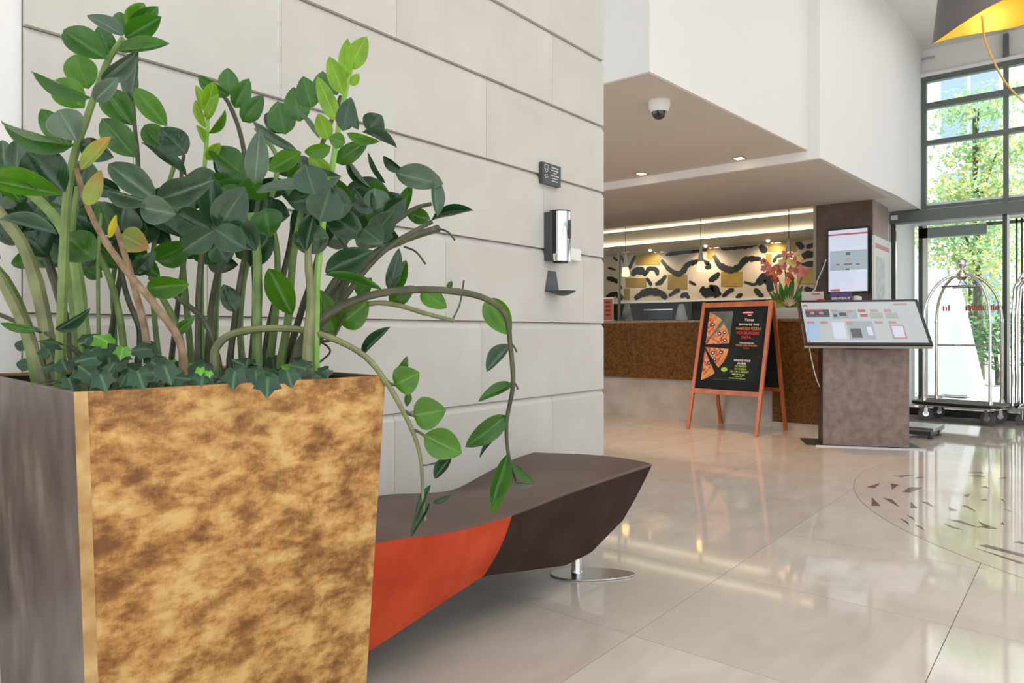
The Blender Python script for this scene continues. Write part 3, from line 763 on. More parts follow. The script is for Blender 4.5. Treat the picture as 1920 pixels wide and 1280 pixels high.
q = {k: onY(u, v, YFc) for k, (u, v) in {'a': (715, 1008), 'b': (850, 990), 'c': (960, 960), 'd': (1060, 922), 'e': (1160, 888), 'f': (1222, 868)}.items()}
ZF = [(p.x, p.z) for p in q.values()] + [(-.2, q['a'].z+.0)]
bk = [onY(u, v, WY-.005) for u, v in ((720, 928), (800, 924), (850, 918), (900, 893), (950, 866), (1000, 848))]
ZB = [(p.x, p.z) for p in bk] + [(-.2, bk[0].z)]
YF = [(-.2, YFc), (3, YFc)]
lowp = {k: onY(u, v, 1.46) for k, (u, v) in {'r': (697, 1218), 's': (905, 1080), 't': (1060, 1060), 'u': (1108, 1036), 'w': (1168, 975)}.items()}
ZL = [(p.x, p.z) for p in lowp.values()] + [(-.2, lowp['r'].z-.02)]
YL = [(-.2, 1.46), (3, 1.46)]
XB0, XB1 = .98, q['f'].x
XR = q['c'].x   # seam between red and brown
print('bench', XB1, XR, [(round(p.x, 2), round(p.z, 2)) for p in lowp.values()], [(round(p.x, 2), round(p.z, 2)) for p in bk], [(round(p.x, 2), round(p.z, 2)) for p in q.values()])
def strip(x0, x1, fn, n, name, mat, xlow=None, **k):
    m = MB(); rows = []
    for i in range(n+1):
        x = x0+(x1-x0)*i/n; rows.append(fn(x))
    r = len(rows[0]); vs = [p for row in rows for p in row]
    m.add(vs, [(i*r+j, (i+1)*r+j, (i+1)*r+j+1, i*r+j+1) for i in range(n) for j in range(r-1)])
    return m.build(name, mat, bench, smooth=True)
def topfn(x):
    zf, zb_, yf, zl, yl = prof_at(x); out = []
    for j in range(11):
        k = j/10; y = yf+(WY-.005-yf)*k; z = zf+(zb_-zf)*(k*k*(3-2*k)); out.append((x, y, z + .012*math.sin(PI*k)))
    out[0] = (x, yf, zf-.012); out.insert(1, (x, yf+.006, zf-.002)); out.append((x, WY-.005, zb_-.03)); return out
def facefn(xtop_end):
    pass
strip(XB0, XB1, topfn, NS, 'seat_top', leather)
def frontfn(x):
    zf, zb_, yf, zl, yl = prof_at(x); out = []
    for j in range(9):
        k = j/8; out.append((x, yf+(yl-yf)*k - .012*math.sin(PI*k), zf-.010+(zl-zf+.01)*k))
    return out
def underfn(x):
    zf, zb_, yf, zl, yl = prof_at(x); return [(x, yl, zl), (x, yl+.03, zl-.006), (x, WY-.04, zl-.006), (x, WY-.006, zb_-.03)]
strip(XB0, XR, frontfn, 26, 'side_cover', velvet_r)['label'] = 'orange-red velvet side cover'
# brown front ends in a slanted edge: taper the last part
XLc = lowp['w'].x
def frontfn2(x):
    k0 = (x-XR)/(XB1-XR); out = []
    xb = XR+(XLc-XR)*k0; zf, zb_, yf, zl, yl = prof_at(x); _, _, _, zl2, yl2 = prof_at(xb)
    for j in range(9):
        k = j/8; out.append((x+(xb-x)*k, yf+(yl2-yf)*k - .004*math.sin(PI*k), zf-.010+(zl2-zf+.01)*k))
    return out
strip(XR, XB1, frontfn2, 26, 'side_cover', velvet_b)['label'] = 'dark brown velvet side cover'
strip(XB0, XLc, underfn, 40, 'underside', velvet_b)
zf, zb_, yf, zl, yl = prof_at(XB1); zl2 = prof_at(XLc)[3]
MB().add([(XB1, yf, zf-.01), (XB1, WY-.005, zb_-.03), (XLc, WY-.04, zl2), (XLc, 1.46, zl2)] + [(XB1, yf+(WY-yf)*k, zf+(zb_-zf)*(k*k*(3-2*k))+.012*math.sin(PI*k)-.004) for k in (.75, .5, .25)], [(0, 6, 5, 4, 1, 2, 3)]).build('end_cover', velvet_b, bench)
for (fx, nm) in ((onZ(1112, 1072, .012), 'foot'), (Vector((1.12, 1.80, .012)), 'foot')):
    fx.z = 0
    rt = Vector((SY, -CY, 0)); dn = Vector((CY, SY, 0)); oval = []
    for k in range(40):
        a = 2*PI*k/40; u_ = math.cos(a); oval.append((fx.x+rt.x*.17*u_+dn.x*.075*math.sin(a)*(1-.25*u_)+rt.x*.0, fx.y+rt.y*.17*u_+dn.y*.075*math.sin(a)*(1-.25*u_)+rt.y*.0))
    MB().prism(oval, 0, .007).build('foot', steel, bench, smooth=True, bevel=.002)
    MB().lathe([(.024, .007), (.021, .02), (.021, .20)], fx-rt*.065+dn*.02, 16).build('leg', chrome, bench, smooth=True)
# dark wall unit at far left with white ledge and its cable
t = thing('wall_unit', 'low dark brown unit with white lower ledge, behind the planter at far left', 'furniture', (.2, 1.75, 0))
pU = onY(3, 782, 1.75); pL = onY(5, 1162, 1.75)
MB().box((-.9, 1.75, pL.z), (.42, WY+.018, pU.z)).build('front_panel', velvet_b, t, bevel=.004)
MB().box((-.9, 1.735, pL.z-.032), (.43, WY+.018, pL.z-.001)).build('ledge', whitep, t, bevel=.002)
tt = 1.45
cb = thing('power_cable', 'black power cable with loop and plug hanging at the far left edge', 'cable', at(10, 1200, tt))
MB().tube(smoothpts([at(5, 1178, tt), at(3, 1200, tt), at(6, 1222, tt), at(12, 1236, tt), at(8, 1262, tt), at(3, 1300, tt)], 5), .0028, 8).build('cord', blackm, cb, smooth=True)
MB().tube(smoothpts([at(8, 1232, tt), at(10, 1215, tt), at(17, 1212, tt), at(20, 1222, tt), at(18, 1235, tt), at(9, 1228, tt)], 5), .0026, 8).build('loop', blackm, cb, smooth=True)
MB().tube([at(9, 1228, tt), at(11, 1240, tt), at(9, 1258, tt)], [.006, .007, .005], 8).build('plug', blackm, cb, smooth=True)
MB().obox(at(12, 1255, tt), at(20, 1254, tt), .005, .006).build('clip', blackm, cb)

# ================================================================== WALL FITTINGS
Yw = WY
def wy(u, v, off=0): return onY(u, v, Yw-off)
sg = thing('wall_sign', 'small dark grey instruction sign with white lettering above the dispenser', 'sign', wy(1034, 326))
c = [wy(1016.5, 302.5, .02), wy(1051, 312, .02)]
x0, x1 = c[0].x, c[1].x; z1 = wy(1034, 308, .02).z; z0 = wy(1034, 347, .02).z
MB().box((x0, Yw-.022, z0), (x1, Yw-.004, z1)).build('plate', greyp, sg)
cx = x0+(x1-x0)*.66; R_, U_ = Vector((1, 0, 0)), Vector((0, 0, 1)); hh = z1-z0
for i, (s_, sz) in enumerate((('Distributeur', .145), ('automatique', .145), ('de gel', .14), ('hydroalcoolique', .13), ('Automatic hand', .095), ('sanitizer dispenser', .085))):
    lettering(s_, hh*sz*.78, (cx, Yw-.022, z1-hh*(.19+.125*i)), R_, U_, print_w, sg, bold=.0004)
ix = x0+(x1-x0)*.20; m = MB()
for (a, b_) in (((-.012, .10), (.012, .10)), ((.012, .10), (.012, .32)), ((.012, .32), (-.012, .32)), ((-.012, .32), (-.012, .10)), ((-.012, .36), (0, .46)), ((.012, .36), (0, .46)), ((-.014, .60), (.014, .56)), ((-.014, .60), (-.004, .72)), ((-.004, .72), (.014, .66))):
    m.obox((ix+a[0], Yw-.0228, z1-hh*a[1]), (ix+b_[0], Yw-.0228, z1-hh*b_[1]), .0016, .0022, Vector((0, 1, 0)))
m.build('pictogram', print_w, sg)
# dispenser
dp = thing('soap_dispenser', 'chrome and black automatic hand gel dispenser on the stone wall', 'dispenser', wy(1050, 440))
pa = wy(1025, 398, .0); pb = wy(1025, 491, .0); zt = wy(1040, 394, .05).z; zb2 = wy(1060, 492, .05).z
xc = wy(1042, 440, .03).x; wdx = .040
MB().box((xc-.052, Yw-.045, zb2+.004), (xc+.030, Yw-.0005, zt-.006)).build('back_box', greyp, dp, bevel=.003)
ring = []
def dprof(sc=1.0, off=0):
    out = []
    for k in range(17):
        a = PI + PI*k/16; out.append((xc+.002+math.cos(a)*(.050*sc), Yw-.050+math.sin(a)*(.052*sc)))
    return out
pr = dprof(); 
MB().prism(pr+[(pr[-1][0], Yw-.03), (pr[0][0], Yw-.03)], zb2+.004, zt).build('housing', blackm, dp, smooth=True)
pr = dprof(1.03)[2:]
MB().prism(pr+[(pr[-1][0], Yw-.035), (pr[0][0], Yw-.052)], zb2, zt-.006).build('cover', chrome, dp, smooth=True)
mz = (zt+zb2)/2+.03
m = MB(); pts = []
for k in range(24):
    a = 2*PI*k/24; dz = math.sin(a)*.012 + (.032 if math.sin(a) > 0 else -.032); ax_ = -.62+math.cos(a)*.16
    th = PI*1.5+ (ax_+.62)*1.1+.12; pts.append(Vector((xc+.002+math.cos(th)*.0535, Yw-.050+math.sin(th)*.0555, mz+dz)))
m.slab(pts, (0.1, -1, 0), .0012).build('level_window', blackm, dp)
MB().box((xc-.022, Yw-.08, zb2-.007), (xc+.03, Yw-.03, zb2)).build('nozzle', blackm, dp, bevel=.002)
MB().box((xc-.048, Yw-.062, zb2+.004), (xc-.030, Yw-.045, zb2+.034)).build('latch', whitep, dp)
bx = thing('junction_box', 'small white electrical box behind the chrome dispenser', 'box', wy(1080, 478))
p0, p1 = wy(1072, 465, .02), wy(1088, 490, .02); MB().box((p0.x-.02, Yw-.025, p1.z), (p1.x, Yw+.002, p0.z)).build('cover', whitep, bx, bevel=.003)
# drip tray
dt = thing('drip_tray', 'dark grey drip tray bracket on the wall below the dispenser', 'tray', wy(1035, 530))
c4 = [wy(1021, 546), wy(1047, 545), wy(1041.5, 509), wy(1027.5, 507)]
MB().slab([Vector((p.x, Yw-.0005, p.z)) for p in c4], (0, -1, 0), .003).build('back_plate', greyp, dt)
zt_ = wy(1034, 546).z; m = MB(); n = 20; xa, xb = c4[0].x, c4[1].x; xm = (xa+xb)/2
cols = []
for i in range(9):
    v_ = i/8; yy = Yw-.002-.125*v_; hw = (xb-xa)/2*(1-.12*v_)
    for j in range(9):
        u_ = j/8*2-1; hwj = hw*(1 if v_ < .6 else math.sqrt(max(0.02, 1-((v_-.6)/.42)**2)))
        cols.append((xm+u_*hwj, yy, zt_ - .022*math.sin(PI*min(1, v_*1.0))*(1-u_*u_)))
m.add(cols, [(i*9+j, (i+1)*9+j, (i+1)*9+j+1, i*9+j+1) for i in range(8) for j in range(8)])
o = m.build('bowl', greyp, dt, smooth=True); sol = o.modifiers.new('t', 'SOLIDIFY'); sol.thickness = .002

# ================================================================== CEILING FITTINGS
cc = onZ(1236, 188, ZU)
dc = thing('dome_camera', 'white dome security camera on the lower ceiling', 'camera', (cc.x, cc.y, ZU))
sc = (cc-CAM).dot(Vector((CY, SY, 0)))/F
MB().lathe([(20*sc, -.001), (21*sc, -6*sc), (19.5*sc, -13*sc), (15*sc, -21*sc)][::-1], (cc.x, cc.y, ZU-.005), 28).build('housing', whitep, dc, smooth=True)
MB().sphere((cc.x, cc.y, ZU-.005-20*sc), 14.5*sc, 20, 12).build('dome', pm('smoked_dome', (.01, .01, .01), .05, coat=1), dc, smooth=True)
for (u, v, l) in ((1203, 324, 'nearer the stone wall'), (1386, 295, 'nearer the white upper wall')):
    p = onZ(u, v, ZU); d = thing('downlight', 'small square warm recessed ceiling light %s' % l, 'light', (p.x, p.y, ZU-.006), 'recessed ceiling lights')
    MB().box((p.x-.06, p.y-.05, ZU-.010), (p.x+.06, p.y+.05, ZU-.0062)).build('trim', pm('downlight_trim', (.25, .18, .12), .4), d)
    MB().box((p.x-.038, p.y-.034, ZU-.0125), (p.x+.038, p.y+.034, ZU-.0102)).build('lens', warm_lens, d)
    l_ = bpy.data.lights.new('downlight_bulb', 'SPOT'); l_.energy = 70; l_.color = (1, .52, .20); l_.spot_size = math.radians(95); l_.spot_blend = .9; l_.shadow_soft_size = .05
    lo = bpy.data.objects.new('downlight_bulb', l_); lo.location = (p.x, p.y, ZU-.03); COL.objects.link(lo)

# big pendant shade top right
TS = 3.3
pc = at(1855, 42, TS); sh = thing('pendant_lamp', 'large dark pendant lamp with gold lining and wavy rim at top right', 'lamp', pc)
Rr = 92*TS/F; m = MB(); mi = MB(); NSG = 48
def shadev(off):
    vs = []
    for lv in range(8):
        h = lv/7
        for k in range(NSG):
            a = 2*PI*k/NSG; r = (Rr*(1-.22*h)-off); rim = (-.045*math.cos(a-2.25)+.028*math.cos(2*(a-.68)))*(1-h)
            vs.append((pc.x+math.cos(a)*r, pc.y+math.sin(a)*r, pc.z+rim+h*.42))
    return vs
fs = [(i*NSG+k, i*NSG+(k+1) % NSG, (i+1)*NSG+(k+1) % NSG, (i+1)*NSG+k) for i in range(7) for k in range(NSG)]
m.add(shadev(0), fs).build('shade', pm('taupe_grey_shade', (.14, .125, .12), .55), sh, smooth=True)
mi.add(shadev(.004), fs).build('lining', pm('gold_lining', (.78, .50, .09), .42, .35), sh, smooth=True)
MB().lathe([(Rr*.77, .42), (.02, .43)], pc, 32).build('top_plate', MATS['taupe_grey_shade'], sh)
MB().lathe([(.022, .18), (.026, .22), (.02, .28), (.004, .43)], pc, 16).build('lamp_holder', chrome, sh, smooth=True)
MB().sphere(pc+Vector((0, 0, .16)), .032, 14, 8).build('bulb', pm('lamp_bulb', (1, .9, .7), .5, emit=(1, .85, .6), es=2.5), sh, smooth=True)
MB().tube([pc+Vector((0, 0, .42)), Vector((pc.x, pc.y, ZC))], .004, 6).build('hanging_cord', blackm, sh)
MB().tube(smoothpts([at(1841, 30, TS), at(1846, 70, TS), at(1862, 112, TS), at(1888, 158, TS), at(1930, 198, TS), at(1990, 225, TS)], 6), .0045, 8).build('gold_cord', pm('gold_cord', (.62, .42, .12), .4, .3), sh, smooth=True)
pl = bpy.data.lights.new('lamp_glow', 'POINT'); pl.energy = 2; pl.color = (1, .8, .5); pl.shadow_soft_size = .04; po = bpy.data.objects.new('lamp_glow', pl); po.location = pc+Vector((0, 0, .10)); COL.objects.link(po)

# ================================================================== RECEPTION
XC = 7.20
zct = onX(1300, 599.5, XC).z
yR = Yx(1540, XC)-.25
ct = thing('reception_desk', 'long reception desk with mottled bronze front on a pale stone plinth', 'desk', (XC+.4, 4, 0))
zk = onX(1300, 713, XC).z
MB().box((XC, yR, zk), (XC+.08, 6.9, zct-.03)).build('front_panel', counter_mat, ct)
MB().box((XC-.01, yR-.01, zct-.03), (XC+.8, 6.9, zct)).build('worktop', noisy('counter_top', (.20, .10, .03), (.32, .18, .06), 20, .25), ct, bevel=.004)
yk = Yx(1448, XC)
MB().box((XC+.07, yk, 0), (XC+.6, 6.9, zk)).build('plinth', plinth_mat, ct)
MB().box((XC+.002, yR, .07), (XC+.6, yk, zk)).build('end_panel', counter_mat, ct)
MB().box((XC+.01, yR, 0), (XC+.6, yk, .07)).build('base_strip', plinth_mat, ct)
# mural
XM = 10.34
mu = thing('mural', 'cream wall mural with black brushstrokes and gold rectangles behind the desk', 'mural', (XM, 4, 1.9))
ztp, zbt = Zx(1136, 477, XM), Zx(1200, 565, XM)
MB().box((XM-.02, 2.38, zbt), (XM, 7.1, 2.27)).build('panel', cream, mu)
def mp(u, v): p = onX(u, v, XM-.022); return p
def sline(u): return 477-(u-1136)*.0871
for (a, b, c1, d1) in ((1192, 474, 1237, 497), (1173, 521, 1212, 538), (1252, 515, 1289, 542), (1352, 509, 1392, 537), (1440, 452, 1492, 472), (1326, 464, 1336, 487), (1436, 476, 1447, 497), (1495, 502, 1530, 532), (1170, 541, 1181, 562)):
    MB().slab([mp(a, d1), mp(c1, d1), mp(c1, max(b, sline(c1)+2)), mp(a, max(b, sline(a)+2))], (-1, 0, 0), .004).build('gold_rectangle', gold_sq, mu)
random.seed(3)
STR = [([(1164, 478), (1172, 494), (1180, 502), (1191, 479)], 7), ([(1240, 487), (1255, 505), (1275, 513), (1290, 496), (1310, 490), (1330, 493)], 9), ([(1338, 479), (1350, 497), (1370, 506), (1386, 500), (1400, 486), (1427, 485)], 11),
 ([(1248, 478), (1270, 474), (1300, 470), (1326, 468)], 8), ([(1352, 466), (1380, 463), (1400, 460), (1420, 458)], 9), ([(1424, 461), (1438, 472)], 9), ([(1185, 516), (1192, 508), (1203, 508), (1212, 516)], 13), ([(1212, 514), (1216, 504), (1230, 505), (1233, 516)], 9),
 ([(1212, 521), (1222, 534)], 7), ([(1229, 533), (1240, 527), (1249, 516)], 8), ([(1329, 526), (1340, 520), (1349, 511)], 9), ([(1190, 560), (1205, 550), (1220, 546), (1240, 550), (1250, 560)], 13), ([(1254, 555), (1266, 546), (1275, 543)], 7), ([(1276, 557), (1285, 551), (1292, 560)], 8),
 ([(1314, 540), (1325, 548), (1340, 545), (1346, 556)], 17), ([(1355, 556), (1366, 546), (1376, 542)], 7), ([(1380, 558), (1392, 551)], 7), ([(1420, 532), (1437, 518), (1446, 545)], 15), ([(1415, 541), (1430, 558)], 9), ([(1138, 521), (1150, 524), (1162, 530)], 8), ([(1137, 557), (1155, 551), (1168, 560)], 10),
 ([(1325, 496), (1332, 503)], 10), ([(1494, 452), (1506, 466)], 9), ([(1512, 463), (1528, 459)], 8), ([(1499, 486), (1512, 478), (1530, 476)], 12), ([(1503, 496), (1530, 494)], 8), ([(1450, 492), (1456, 482), (1466, 478)], 5), ([(1508, 541), (1530, 546)], 9), ([(1292, 527), (1305, 534)], 4), ([(1395, 528), (1412, 533), (1420, 530)], 4), ([(1140, 502), (1155, 506)], 4), ([(1160, 534), (1166, 541)], 6), ([(1330, 535), (1352, 552)], 9), ([(1150, 470+12), (1158, 489)], 4)]
for pts, wdt in STR:
    P = smoothpts([mp(a, max(b, sline(a)+wdt/2+1)) for a, b in pts], 5); k = 12.0/F; L = []; Rg = []
    for i, p in enumerate(P):
        d = (P[min(i+1, len(P)-1)]-P[max(i-1, 0)]).normalized(); sd = d.cross(Vector((1, 0, 0))).normalized()
        e = 1-.45*abs(2*i/(len(P)-1)-1)**3; ww = wdt*k*.5*e*(1+random.uniform(-.22, .22)); L.append(p+sd*ww); Rg.append(p-sd*ww*(1+random.uniform(-.2, .2)))
    n = len(P); vs = L+Rg+[p+Vector((-.005, 0, 0)) for p in L+Rg]
    MB().add(vs, [(i, i+1, n+i+1, n+i) for i in range(n-1)]+[(2*n+i, 3*n+i, 3*n+i+1, 2*n+i+1) for i in range(n-1)]).build('brushstroke', ink, mu)
MB().box((XM-.05, 2.38, zbt-.03), (XM, 7.1, zbt)).build('ledge', whitep, mu)
MB().box((XM-.035, 2.38, 2.262), (XM, 7.1, 2.275)).build('top_trim', brass, mu)
for i, (u, v) in enumerate(((1219, 468), (1323, 460), (1440, 450))):
    p = onX(u, v, XM-.12); d = thing('spotlight', ('leftmost small round spotlight over the mural, by the left pendant', 'middle small round spotlight over the mural', 'rightmost small round spotlight over the mural, above the flowers')[i], 'light', p, 'spotlights over the mural')
    MB().lathe([(.012, .0), (.03, .012), (.03, .03)], p-Vector((0, 0, .005)), 14).build('housing', whitep, d, smooth=True); MB().sphere(p-Vector((0, 0, .008)), .026, 12, 8).build('lens', spot_lens, d, smooth=True)
    l_ = bpy.data.lights.new('spot_bulb', 'SPOT'); l_.energy = 34; l_.color = (1, .82, .6); l_.spot_size = math.radians(120); l_.spot_blend = 1; l_.shadow_soft_size = .04
    lo = bpy.data.objects.new('spot_bulb', l_); lo.location = p-Vector((.25, 0, .02)); lo.rotation_euler = (0, math.radians(-28), 0); COL.objects.link(lo)
# pendants over desk
XPn = 8.75
for i, (u, vt, vb) in enumerate(((1173, 474, 517), (1314, 461, 508), (1479, 448, 486))):
    p = onX(u, vb, XPn); zt2 = Zx(u, vt, XPn); hgt = zt2-p.z
    d = thing('pendant_light', ('leftmost white cone pendant light beside the stone wall', 'middle white cone pendant light in front of the mural', 'right white cone pendant light above the flower arrangement')[i], 'light', p, 'cone pendants over the reception desk')
    MB().lathe([(.0395, hgt*.36), (.012, hgt)], p, 20, cap=False).build('shade', pm('cone_shade%d' % i, (.72, .72, .72), .3, .5), d, smooth=True)
    MB().lathe([(.042, -.008), (.054, .006), (.052, hgt*.12), (.0395, hgt*.36)], p, 20).build('glass_diffuser', glow, d, smooth=True)
    MB().tube([p+Vector((0, 0, hgt)), Vector((p.x, p.y, 2.64))], .004, 6).build('cord', blackm, d)
# desk objects
def deskbox(name, label, cat, u0, v0, u1, v1, X, dep, mat, part='card', group=None):
    a, b = onX(u0, v1, X), onX(u1, v0, X); zb_ = min(a.z, b.z) if v1 < 598 else zct
    t = thing(name, label, cat, ((a.x+b.x)/2, (a.y+b.y)/2, zb_), group)
    o = MB().box((X, b.y, zb_), (X+dep, a.y, b.z)).build(part, mat, t, bevel=.002); return t, o, a, b, zb_
orange = pm('orange_card', (.50, .10, .035), .5)
t, o, a, b, z_ = deskbox('leaflet_stand', 'orange leaflet in a white stand at the left end of the desk', 'sign', 1128, 560, 1148, 599, XC+.12, .006, orange, 'leaflet')
MB().box((XC+.10, b.y, zct), (XC+.2, a.y, zct+.012)).build('base', whitep, t); MB().box((XC+.126, b.y-.01, zct), (XC+.131, a.y, b.z+.02)).build('backing', whitep, t)
for i in range(4): MB().box((XC+.115, b.y+.03, b.z-.05-.05*i), (XC+.1195, a.y-.05, b.z-.03-.05*i)).build('printed_line', pm('maroon', (.15, .02, .01), .5) if i == 0 else MATS['maroon'], t)
# clear counter screen
t = thing('counter_screen', 'clear acrylic screen standing on the desk', 'screen', (XC+.3, 4, zct))
ya, yb = Yx(1160, XC+.3), Yx(1296, XC+.3); z_t = Zx(1200, 470, XC+.3)
MB().box((XC+.3, yb, zct), (XC+.308, ya, z_t)).build('panel', glass, t)
MB().box((XC+.28, ya-.012, zct), (XC+.33, ya, z_t)).build('edge', pm('acrylic_edge', (.28, .30, .25), .2), t)
for i, u in enumerate((1175.5, 1277.5)):
    p = onX(u, 599, XC+.45); p.z = zct; hgt = Zx(u, 571, XC+.45)-zct
    d = thing('decor_cone', ('marbled white flat-topped cone ornament left of the monitor', 'plain grey-white flat-topped cone ornament right of the monitor')[i], 'ornament', p, 'cone ornaments on the desk')
    MB().lathe([(.070, 0), (.072, .02), (.060, hgt*.4), (.034, hgt-.004), (.03, hgt)], p, 24).build('body', noisy('marbled%d' % i, (.58, .56, .54), (.16, .16, .17) if i == 0 else (.42, .41, .38), 6, .3), d, smooth=True); MB().lathe([(.028, hgt), (.026, hgt+.004)], p, 20).build('cap', whitep, d)
p = onX(1235, 599, XC+.6); t = thing('desktop_monitor', 'black desktop monitor with silver top edge behind the desk', 'monitor', (p.x, p.y, zct))
ya, yb = Yx(1207, XC+.6), Yx(1261, XC+.6); zm = Zx(1230, 581, XC+.6)
MB().box((XC+.6, yb, zct+.02), (XC+.63, ya, zm)).build('display', blackm, t, bevel=.004); MB().box((XC+.595, yb, zm-.006), (XC+.635, ya, zm+.012)).build('top_edge', steel, t, bevel=.003); MB().box((XC+.64, (ya+yb)/2-.05, zct), (XC+.70, (ya+yb)/2+.05, zct+.1)).build('stand', blackm, t)
# back shelf cabinets (dark)
t = thing('back_cabinet', 'black low cabinet along the wall under the mural', 'cabinet', (10.1, 4.5, 0))
MB().box((9.85, 2.4, 0), (10.34, 7.1, 1.05)).build('body', board_black, t); MB().box((9.83, 2.4, 1.05), (10.34, 7.1, 1.08)).build('top', blackm, t)
for y in (3.2, 4.0, 4.8, 5.6, 6.4): MB().box((9.836, y-.39, .08), (9.849, y+.39, 1.0)).build('door', blackm, t, bevel=.003)
# flower arrangement
XF = XC+.25
pF = onX(1478, 599, XF); pF.z = zct
fa = thing('flower_arrangement', 'pink and orange orchids with green leaves in a white textured pot on the desk', 'flowers', pF)
hp = Zx(1478, 577, XF)-zct; hw = (Yx(1452, XF)-Yx(1506, XF))/2
m = MB(); seg = 12
vs = [(-.075, -hw*.86, 0), (.075, -hw*.86, 0), (.075, hw*.86, 0), (-.075, hw*.86, 0), (-.095, -hw, hp), (.095, -hw, hp), (.095, hw, hp), (-.095, hw, hp)]
MB().hexa([pF+Vector(v) for v in vs]).build('pot', noisy('white_textured', (.62, .60, .56), (.74, .72, .68), 90, .5, bump=.5), fa, bevel=.006)
MB().box(tuple(pF+Vector((-.085, -hw*.92, hp-.012))), tuple(pF+Vector((.085, hw*.92, hp-.004)))).build('soil', soil_m, fa)
def blade(p0, p1, wdt, mat, nm='leaf', par=fa, bow=.05):
    p0, p1 = Vector(p0), Vector(p1); d = p1-p0; sd = d.cross(ray(1478, 560)).normalized(); fwd = sd.cross(d).normalized(); vs = []; N = 7
    for i in range(N+1):
        k = i/N; c = p0+d*k+fwd*bow*math.sin(PI*k)*.6; ww = wdt*.5*math.sin(PI*min(1, .12+k*.88))**.7 if i < N else .001
        vs += [c-sd*ww, c+fwd*ww*.4, c+sd*ww]
    MB().add(vs, [(i*3+j, (i+1)*3+j, (i+1)*3+j+1, i*3+j+1) for i in range(N) for j in range(2)]).build(nm, mat, par, smooth=True)
fg = noisy('orchid_leaf', (.05, .20, .02), (.10, .32, .05), 12, .4); fy = noisy('succulent', (.30, .36, .04), (.42, .46, .08), 12, .5)
def XFp(u, v, o=0): return onX(u, v, XF+o)
for (a, b, c1, d1, wpx) in ((1470, 575, 1462, 528, 11), (1478, 575, 1487, 520, 13), (1484, 577, 1505, 535, 12), (1488, 577, 1510, 548, 10), (1470, 575, 1448, 545, 9), (1460, 578, 1435, 560, 9), (1476, 575, 1474, 530, 11), (1492, 577, 1498, 556, 9), (1464, 577, 1440, 545, 8), (1455, 578, 1436, 566, 7), (1480, 576, 1466, 540, 10)):
    blade(XFp(a, b), XFp(c1, d1, random.uniform(-.05, .05)), wpx*6.8/F, fg)
for k in range(9):
    a = PI*k/8; blade(XFp(1461, 576, -.06), XFp(1461+math.cos(a)*13, 574-math.sin(a)*13, -.07), .03, fy)
for k in range(8):
    a = PI*(.12+.76*k/7); blade(XFp(1480, 574, -.07), XFp(1480+math.cos(a)*15, 572-math.sin(a)*20, -.08), .018, noisy('dried_cream', (.60, .42, .25), (.7, .5, .3), 9, .6) if k == 0 else MATS['dried_cream'])
FL = [(1432, 490, 'k'), (1438, 497, 'k'), (1433, 503, 'k'), (1443, 503, 'k'), (1448, 510, 'o'), (1452, 518, 'o'), (1441, 512, 'k'), (1456, 525, 'r'), (1450, 505, 'o'), (1462, 510, 'o'), (1470, 500, 'k'), (1466, 492, 'y'), (1474, 484, 'y'), (1482, 478, 'k'), (1480, 490, 'y'), (1488, 495, 'y'), (1484, 505, 'k'), (1496, 478, 'y'), (1500, 485, 'y'), (1497, 494, 'k'), (1502, 502, 'k'), (1508, 510, 'k'), (1503, 514, 'k'), (1494, 508, 'k'), (1480, 515, 'o'), (1484, 522, 'r'), (1478, 527, 'o'), (1472, 476, 'k'), (1492, 486, 'k'), (1459, 500, 'k')]
fm = {'k': pm('orchid_pink', (.62, .20, .18), .6), 'o': pm('orchid_orange', (.75, .20, .05), .6), 'y': pm('orchid_yellow', (.70, .50, .18), .6), 'r': pm('orchid_red', (.50, .06, .04), .6)}
for (u, v, c_) in FL:
    c0 = XFp(u, v, random.uniform(-.06, .06)); m = MB(); r = .040; ph = random.uniform(0, 2)
    ax1 = Vector((0, 1, 0)); ax2 = Vector((0, 0, 1)); tz = Vector((-1, 0, 0))
    for q_ in range(5):
        a = ph+2*PI*q_/5; d = ax1*math.cos(a)+ax2*math.sin(a); e = d.cross(tz)
        m.add([c0, c0+d*r*.6+e*r*.42+tz*.01, c0+d*r*1.05+tz*.018, c0+d*r*.6-e*r*.42+tz*.01, c0+d*r*.55-tz*.008], [(0, 1, 2, 3), (0, 3, 4), (3, 2, 4), (2, 1, 4), (1, 0, 4)])
    m.build('blossom', fm[c_], fa)
for pts in ([(1468, 575), (1455, 540), (1445, 510), (1432, 488)], [(1474, 575), (1474, 530), (1472, 500), (1476, 475)], [(1484, 576), (1494, 545), (1504, 515), (1497, 478)], [(1476, 575), (1482, 545), (1482, 520)], [(1463, 575), (1458, 560), (1456, 530)]):
    MB().tube(smoothpts([XFp(a, b) for a, b in pts], 4), .006, 6).build('stem', fm['r'] if pts[0][0] == 1463 else stem_d, fa, smooth=True)
